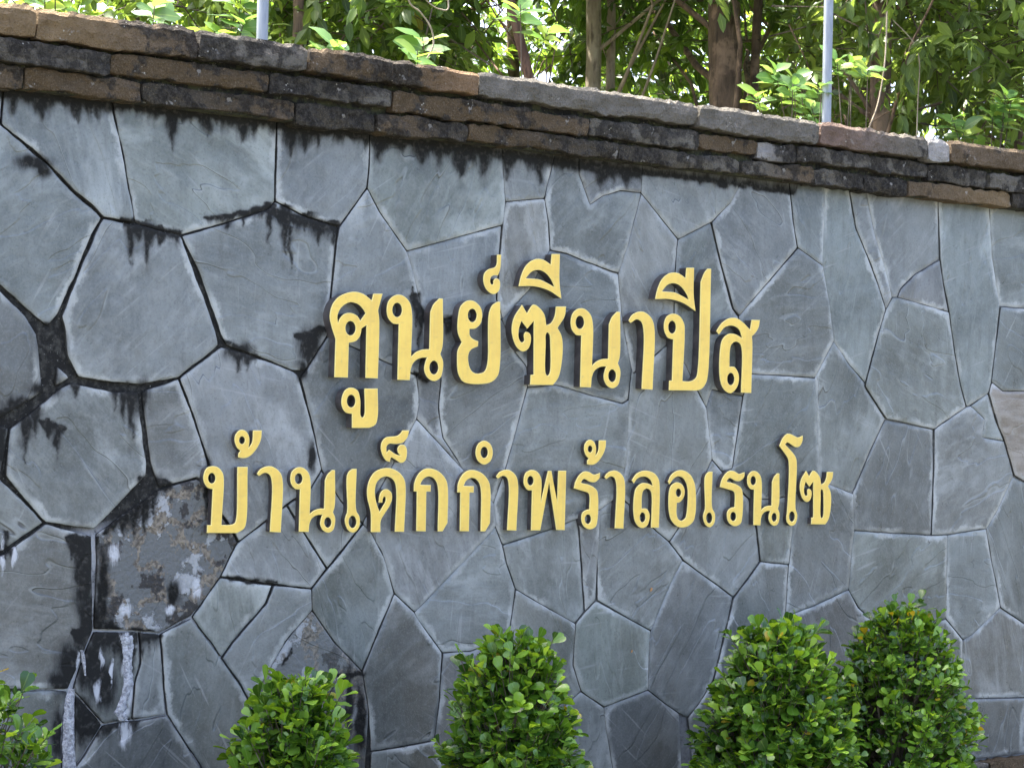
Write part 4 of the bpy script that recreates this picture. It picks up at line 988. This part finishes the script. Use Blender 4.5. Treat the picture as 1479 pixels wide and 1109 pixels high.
# ---- trees behind the wall
# openings in the leaves where trunks show: (point, how far the opening reaches back)
OPEN = [(866, 13.0, 78), (1048, 12.4, 78), (787, 11.4, 60), (741, 15.5, 40)]
def gap(q):
    c = (q - CAM) @ AX; x, y = CX + F * c[0] / c[2], CY + F * c[1] / c[2]
    return y > -60 and any(c[2] < d and abs(x - a) < w_ * 1.25 for a, d, w_ in OPEN)
def tree(name, label, px, depth, wpx, bark, leafmat, crown, n_cl, seed, lean=(0, 0), stems=(), leaf=.108, top=7.0, per=15, kind='simple'):
    """px, depth: where the trunk stands; wpx its width in the photo; crown: list of (dx, dy, z, rx, rz) ellipsoids"""
    r = np.random.default_rng(seed)
    b = at_depth(px, 90, depth); base = np.array([b[0] - lean[0] * b[2], b[1], 0.0]); rad = wpx * depth / F / 2
    root = empty(name, tuple(base)); tag(root, label, 'tree', 'trees behind the wall')
    def stem(bx, by, ln, rr, tp, nm):
        zz = np.linspace(-.1, tp, 14)
        pts = [(bx + ln[0] * z + .05 * N(z * .7, seed + bx), by + ln[1] * z + .05 * N(z * .7, seed + 9 + by), z) for z in zz]
        v, f = tube(pts, [rr * (1.12 - .55 * max(z, 0) / tp) * (1 + .35 * max(0, 1 - z / .5)) for z in zz], 14, .30, seed)
        big_mesh(nm, v, f, M[bark], root, smooth=True); return pts
    tp = [stem(base[0], base[1], lean, rad, top, 'trunk')]
    for (dpx, w2, ln) in stems:
        q = at_depth(px + dpx, 90, depth + .12); tp.append(stem(q[0] - ln[0] * q[2], q[1] - ln[1] * q[2], ln, w2 * depth / F / 2, top * .9, 'trunk'))
    cl = []; limbs = []
    vol = np.array([c[3] ** 2 * c[4] for c in crown]); vol = vol / vol.sum()
    for ci, c in enumerate(crown):
        cen = base + np.array([c[0], c[1], c[2]])
        for _ in range(int(n_cl * vol[ci] * .88)):
            u = r.normal(size=3); u /= np.linalg.norm(u); rr = r.random() ** .45
            rr *= 1 + .25 * N(u[0] * 2 + seed, u[1] * 2, u[2] * 2 + ci)
            q = cen + u * rr * np.array([c[3], c[3], c[4]])
            if not gap(q): cl.append(q)
        sp = tp[ci % len(tp)]
        for _ in range(5):
            u = r.normal(size=3); u /= np.linalg.norm(u); e = cen + u * np.array([c[3], c[3], c[4]]) * .8
            s = np.array(sp[int(np.clip(np.searchsorted([p[2] for p in sp], max(1.2, e[2] - c[3] * .9)), 2, 11))])
            mid = (s + e) / 2 + r.normal(0, .12, 3) + np.array([0, 0, .12])
            lr = rad * r.uniform(.14, .26)
            limbs.append(tube([s, (s + mid) / 2 + r.normal(0, .03, 3), mid, (mid + e) / 2 + r.normal(0, .05, 3), e], [lr, lr * .85, lr * .6, lr * .38, .005], 6))
    v, f = join(limbs); big_mesh('limb', v, f, M[bark], root, smooth=True)
    cl = np.array(cl)
    n = len(cl) * per
    ax = r.normal(size=(len(cl), 3)); ax[:, 2] = ax[:, 2] * .5 - .15; ax /= np.linalg.norm(ax, axis=1)[:, None]
    ci = np.repeat(np.arange(len(cl)), per); t = np.tile(np.linspace(0, 1, per), len(cl))
    ln = r.uniform(.22, .42, len(cl))[ci]
    rd = r.normal(size=(n, 3)); rd /= np.linalg.norm(rd, axis=1)[:, None]
    pos = cl[ci] + ax[ci] * (t * ln)[:, None] + rd * .02
    dd = rd * .9 + ax[ci] * .8 + np.array([0, 0, -.35]); nn = np.array([0, 0, 1.0]) + r.normal(0, .55, (n, 3))
    sz = leaf * r.uniform(.6, 1.15, n)
    tone = np.clip(r.random(len(cl))[ci] * .6 + r.random(n) * .45, 0, 1)
    rnd = np.stack([tone, r.random(n) * .938], 1)
    R = frames(dd, nn)
    leaves_mesh('crown', pos, R, sz, rnd, kind, M[leafmat], root)
    # twigs that carry the clusters
    tw = [tube([c - a * .15, c + a * l], [.006, .002], 3) for c, a, l in zip(cl[::2], ax[::2], ln[::len(cl) and 1][::per][::2])]
    if tw: v, f = join(tw); big_mesh('twigs', v, f, M['twig'], root)['kind'] = 'stuff'
    return root
tree('tree', 'slender pale barked tree with twin trunks behind the wall', 858, 13.0, 27, 'bark_pale', 'tree_a', [(0, .3, 5.2, 2.0, 1.7), (.4, 1.2, 3.9, 1.5, .9)], 620, 31, (.01, 0), [(25, 17, (.018, 0))])
tree('tree', 'thick brown trunked tree beside the right steel post', 1048, 12.4, 54, 'bark_brown', 'tree_a', [(0, .5, 5.4, 2.2, 1.7), (.5, 1.4, 3.9, 1.6, .9)], 680, 32, (-.02, 0), [(42, 16, (.10, .02))])
tree('tree', 'leaning red brown trunk among dark leaves', 790, 11.4, 17, 'bark_red', 'tree_a', [(-.6, .8, 4.7, 1.4, 1.3), (-.9, 1.0, 3.7, 1.0, .7)], 320, 33, (-.30, .05), [])
tree('tree', 'olive leaved tree with its trunk hidden behind drooping leaves', 1268, 11.6, 34, 'bark_brown', 'tree_b', [(0, -.2, 4.7, 1.5, 1.7), (.7, .2, 3.9, 1.2, .9), (.1, -.5, 3.6, .8, .55)], 760, 34, (.0, 0), [], .10)
tree('tree', 'dark narrow trunk rising behind the right steel post', 1210, 15.0, 19, 'bark_brown', 'tree_a', [(0, .4, 5.4, 1.9, 1.5), (.2, .8, 4.0, 1.5, .9)], 420, 35)
tree('tree', 'dark trunk half hidden in deep green leaves', 738, 15.5, 22, 'bark_brown', 'tree_a', [(-.2, .2, 5.2, 2.0, 1.7), (-.4, .4, 3.9, 1.7, .9)], 560, 36, (-.04, 0))
tree('tree', 'tree with dense deep green crown left of the twin trunks', 560, 14.0, 24, 'bark_brown', 'tree_a', [(0, 0, 5.0, 1.9, 1.6), (-.2, .2, 3.8, 1.5, .9)], 600, 37)
tree('tree', 'bright leaved tree above the tan coping blocks', 190, 13.0, 26, 'bark_brown', 'tree_c', [(0, 0, 4.9, 1.7, 1.6), (.3, .2, 3.7, 1.5, .8)], 520, 38)
tree('tree', 'deep green tree beside the left steel post', 420, 12.2, 20, 'bark_brown', 'tree_b', [(0, 0.3, 4.8, 1.4, 1.5), (.1, .3, 3.6, 1.1, .7)], 420, 39)
tree('tree', 'broad olive tree growing past the right end of the lettering', 1470, 13.0, 26, 'bark_brown', 'tree_b', [(0, .2, 4.9, 1.9, 1.7), (-.3, .2, 3.8, 1.6, .9)], 700, 40)
far = [(40, 23, 'tree_c'), (330, 25, 'tree_c'), (650, 26, 'tree_c'), (960, 25, 'tree_c'), (1140, 22, 'tree_c'), (1400, 26, 'tree_c')]
FL = ['distant light green tree glimpsed over the tan coping blocks', 'distant light green tree glimpsed beside the left post', 'distant light green tree glimpsed through the dark crowns', 'distant light green tree between the twin trunks and the thick one',
      'distant light green tree beside the thick brown trunk', 'distant light green tree behind the broad olive one']
for k, (px_, dp, lm_) in enumerate(far):
    tree('tree', FL[k], px_, dp, 26, 'bark_brown', lm_, [(0, 0, 5.4, 2.4, 2.0), (.3, .3, 3.6, 2.0, 1.4)], 230, 60 + k, leaf=.15, per=13)

# ---- leafy sprigs just behind the coping
def sprig(px, py, n_ros, spread, leaf, label, seed, y=.62, mat='sprig'):
    r = np.random.default_rng(seed); c = P(px, py, y)
    root = empty('leafy_sprig', (c[0], y, 1.9)); tag(root, label, 'sprig', 'leafy sprigs behind the coping')
    pos = []; dd = []; nn = []; sz = []; st = []
    b0 = np.array([c[0] + r.uniform(-.1, .1), y + .05, 1.9])
    for k in range(n_ros):
        e = c + np.array([r.uniform(-1, 1) * spread, r.uniform(-.12, .18), r.uniform(-.6, .6) * spread])
        mid = (b0 + e) / 2 + r.normal(0, .05, 3)
        pts = [b0, (b0 + mid) / 2 + r.normal(0, .02, 3), mid, (mid + e) / 2 + r.normal(0, .02, 3), e]
        st.append(tube(pts, [.006, .005, .004, .003, .0018], 5))
        ax = e - mid; ax /= np.linalg.norm(ax); ax = ax + np.array([0, -.3, .4]); ax /= np.linalg.norm(ax)
        s = np.cross(ax, (0, 1, .2)); s /= np.linalg.norm(s); q = np.cross(s, ax); ph = r.uniform(0, 6)
        for j in range(int(r.integers(6, 9))):
            ph += 2.4 + r.normal(0, .2); od = math.cos(ph) * s + math.sin(ph) * q; f = j / 8
            pos.append(e - ax * .07 * (1 - f)); dd.append(od * (1 - .4 * f) + ax * (.2 + .5 * f) + np.array([0, 0, -.1])); nn.append(ax * .6 + np.array([0, -.75, .45]) + r.normal(0, .3, 3)); sz.append(leaf * r.uniform(.7, 1.1))
    pos, dd, nn, sz = map(np.array, (pos, dd, nn, sz))
    v, f = join(st); big_mesh('stem', v, f, M['twig'], root, smooth=True)
    leaf_objects(root, pos, frames(dd, nn), sz, 'ovate', mat, r)
sprig(505, 62, 3, .12, .125, 'fresh green sprig between the left post and the middle of the coping', 71)
sprig(622, 62, 2, .10, .125, 'fresh green sprig with hanging bare twig beside it', 72)
sprig(752, 30, 2, .09, .12, 'fresh green sprig reaching up in front of the leaning trunk', 73)
sprig(1165, 120, 7, .20, .10, 'bright yellow green sprig against the right steel post', 74)
sprig(1248, 95, 4, .13, .10, 'olive sprig just past the right steel post', 75)
sprig(1425, 165, 8, .20, .105, 'light green sprig over the end of the brown coping blocks', 76)
sprig(110, 20, 6, .25, .10, 'light green sprig over the tan coping blocks', 77)
sprig(290, 25, 7, .22, .10, 'dense green sprig to the left of the left steel post', 78)

# ---- bare twigs and vines that hang in front of the crowns
def vine(pts, y, rad, label):
    q = [P(a, b, y) for a, b in pts]; fine = []
    for i in range(len(q) - 1):
        for k in range(5):
            t = k / 5; p0, p1, p2, p3 = q[max(i - 1, 0)], q[i], q[i + 1], q[min(i + 2, len(q) - 1)]
            fine.append(.5 * (2 * p1 + (p2 - p0) * t + (2 * p0 - 5 * p1 + 4 * p2 - p3) * t * t + (3 * p1 - p0 - 3 * p2 + p3) * t ** 3))
    fine.append(q[-1]); v, f = tube(fine, [rad] * len(fine), 6)
    o = big_mesh('vine', v, f, M['bark_pale'], None, smooth=True); tag(o, label, 'vine')
vine([(585, -60), (590, 0), (607, 18), (622, 40), (626, 65), (616, 88), (612, 110)], .60, .0035, 'thin pale twig hanging down beside a fresh sprig')
vine([(1282, -50), (1281, 20), (1278, 90), (1268, 150), (1254, 188), (1250, 215)], .75, .0035, 'thin pale vine hanging in front of the olive tree')
vine([(640, -40), (648, 10), (636, 14), (624, 8), (612, -4), (600, -30)], .75, .003, 'curled dry tendril above the coping')
vine([(1290, 30), (1318, 60), (1328, 90), (1326, 140), (1324, 200)], 1.0, .003, 'thin vine drooping through olive leaves')

# ---- a few dry leaves caught on the slates
for px_, py_, s_, lab in ((941, 851, .018, 'tiny orange dry leaf stuck to the slate under the lower line'), (913, 940, .012, 'tiny pale dry leaf stuck to a slate beside a clipped shrub')):
    p = P(px_, py_, -.006); V0, F0, E0 = TPL['ovate']
    a = .6; Vl = [(p[0] + s_ * (x * math.cos(a) + (y - .5) * math.sin(a)), p[1] - s_ * z * .4 + .001, p[2] + s_ * (-x * math.sin(a) + (y - .5) * math.cos(a))) for x, y, z in V0]
    o = mesh_obj('dry_leaf', Vl, F0, M['dry'], None, origin=tuple(p), attrs={'leaf': np.tile([.5, .3, 1, 1], (len(V0), 1))}); tag(o, lab, 'leaf')
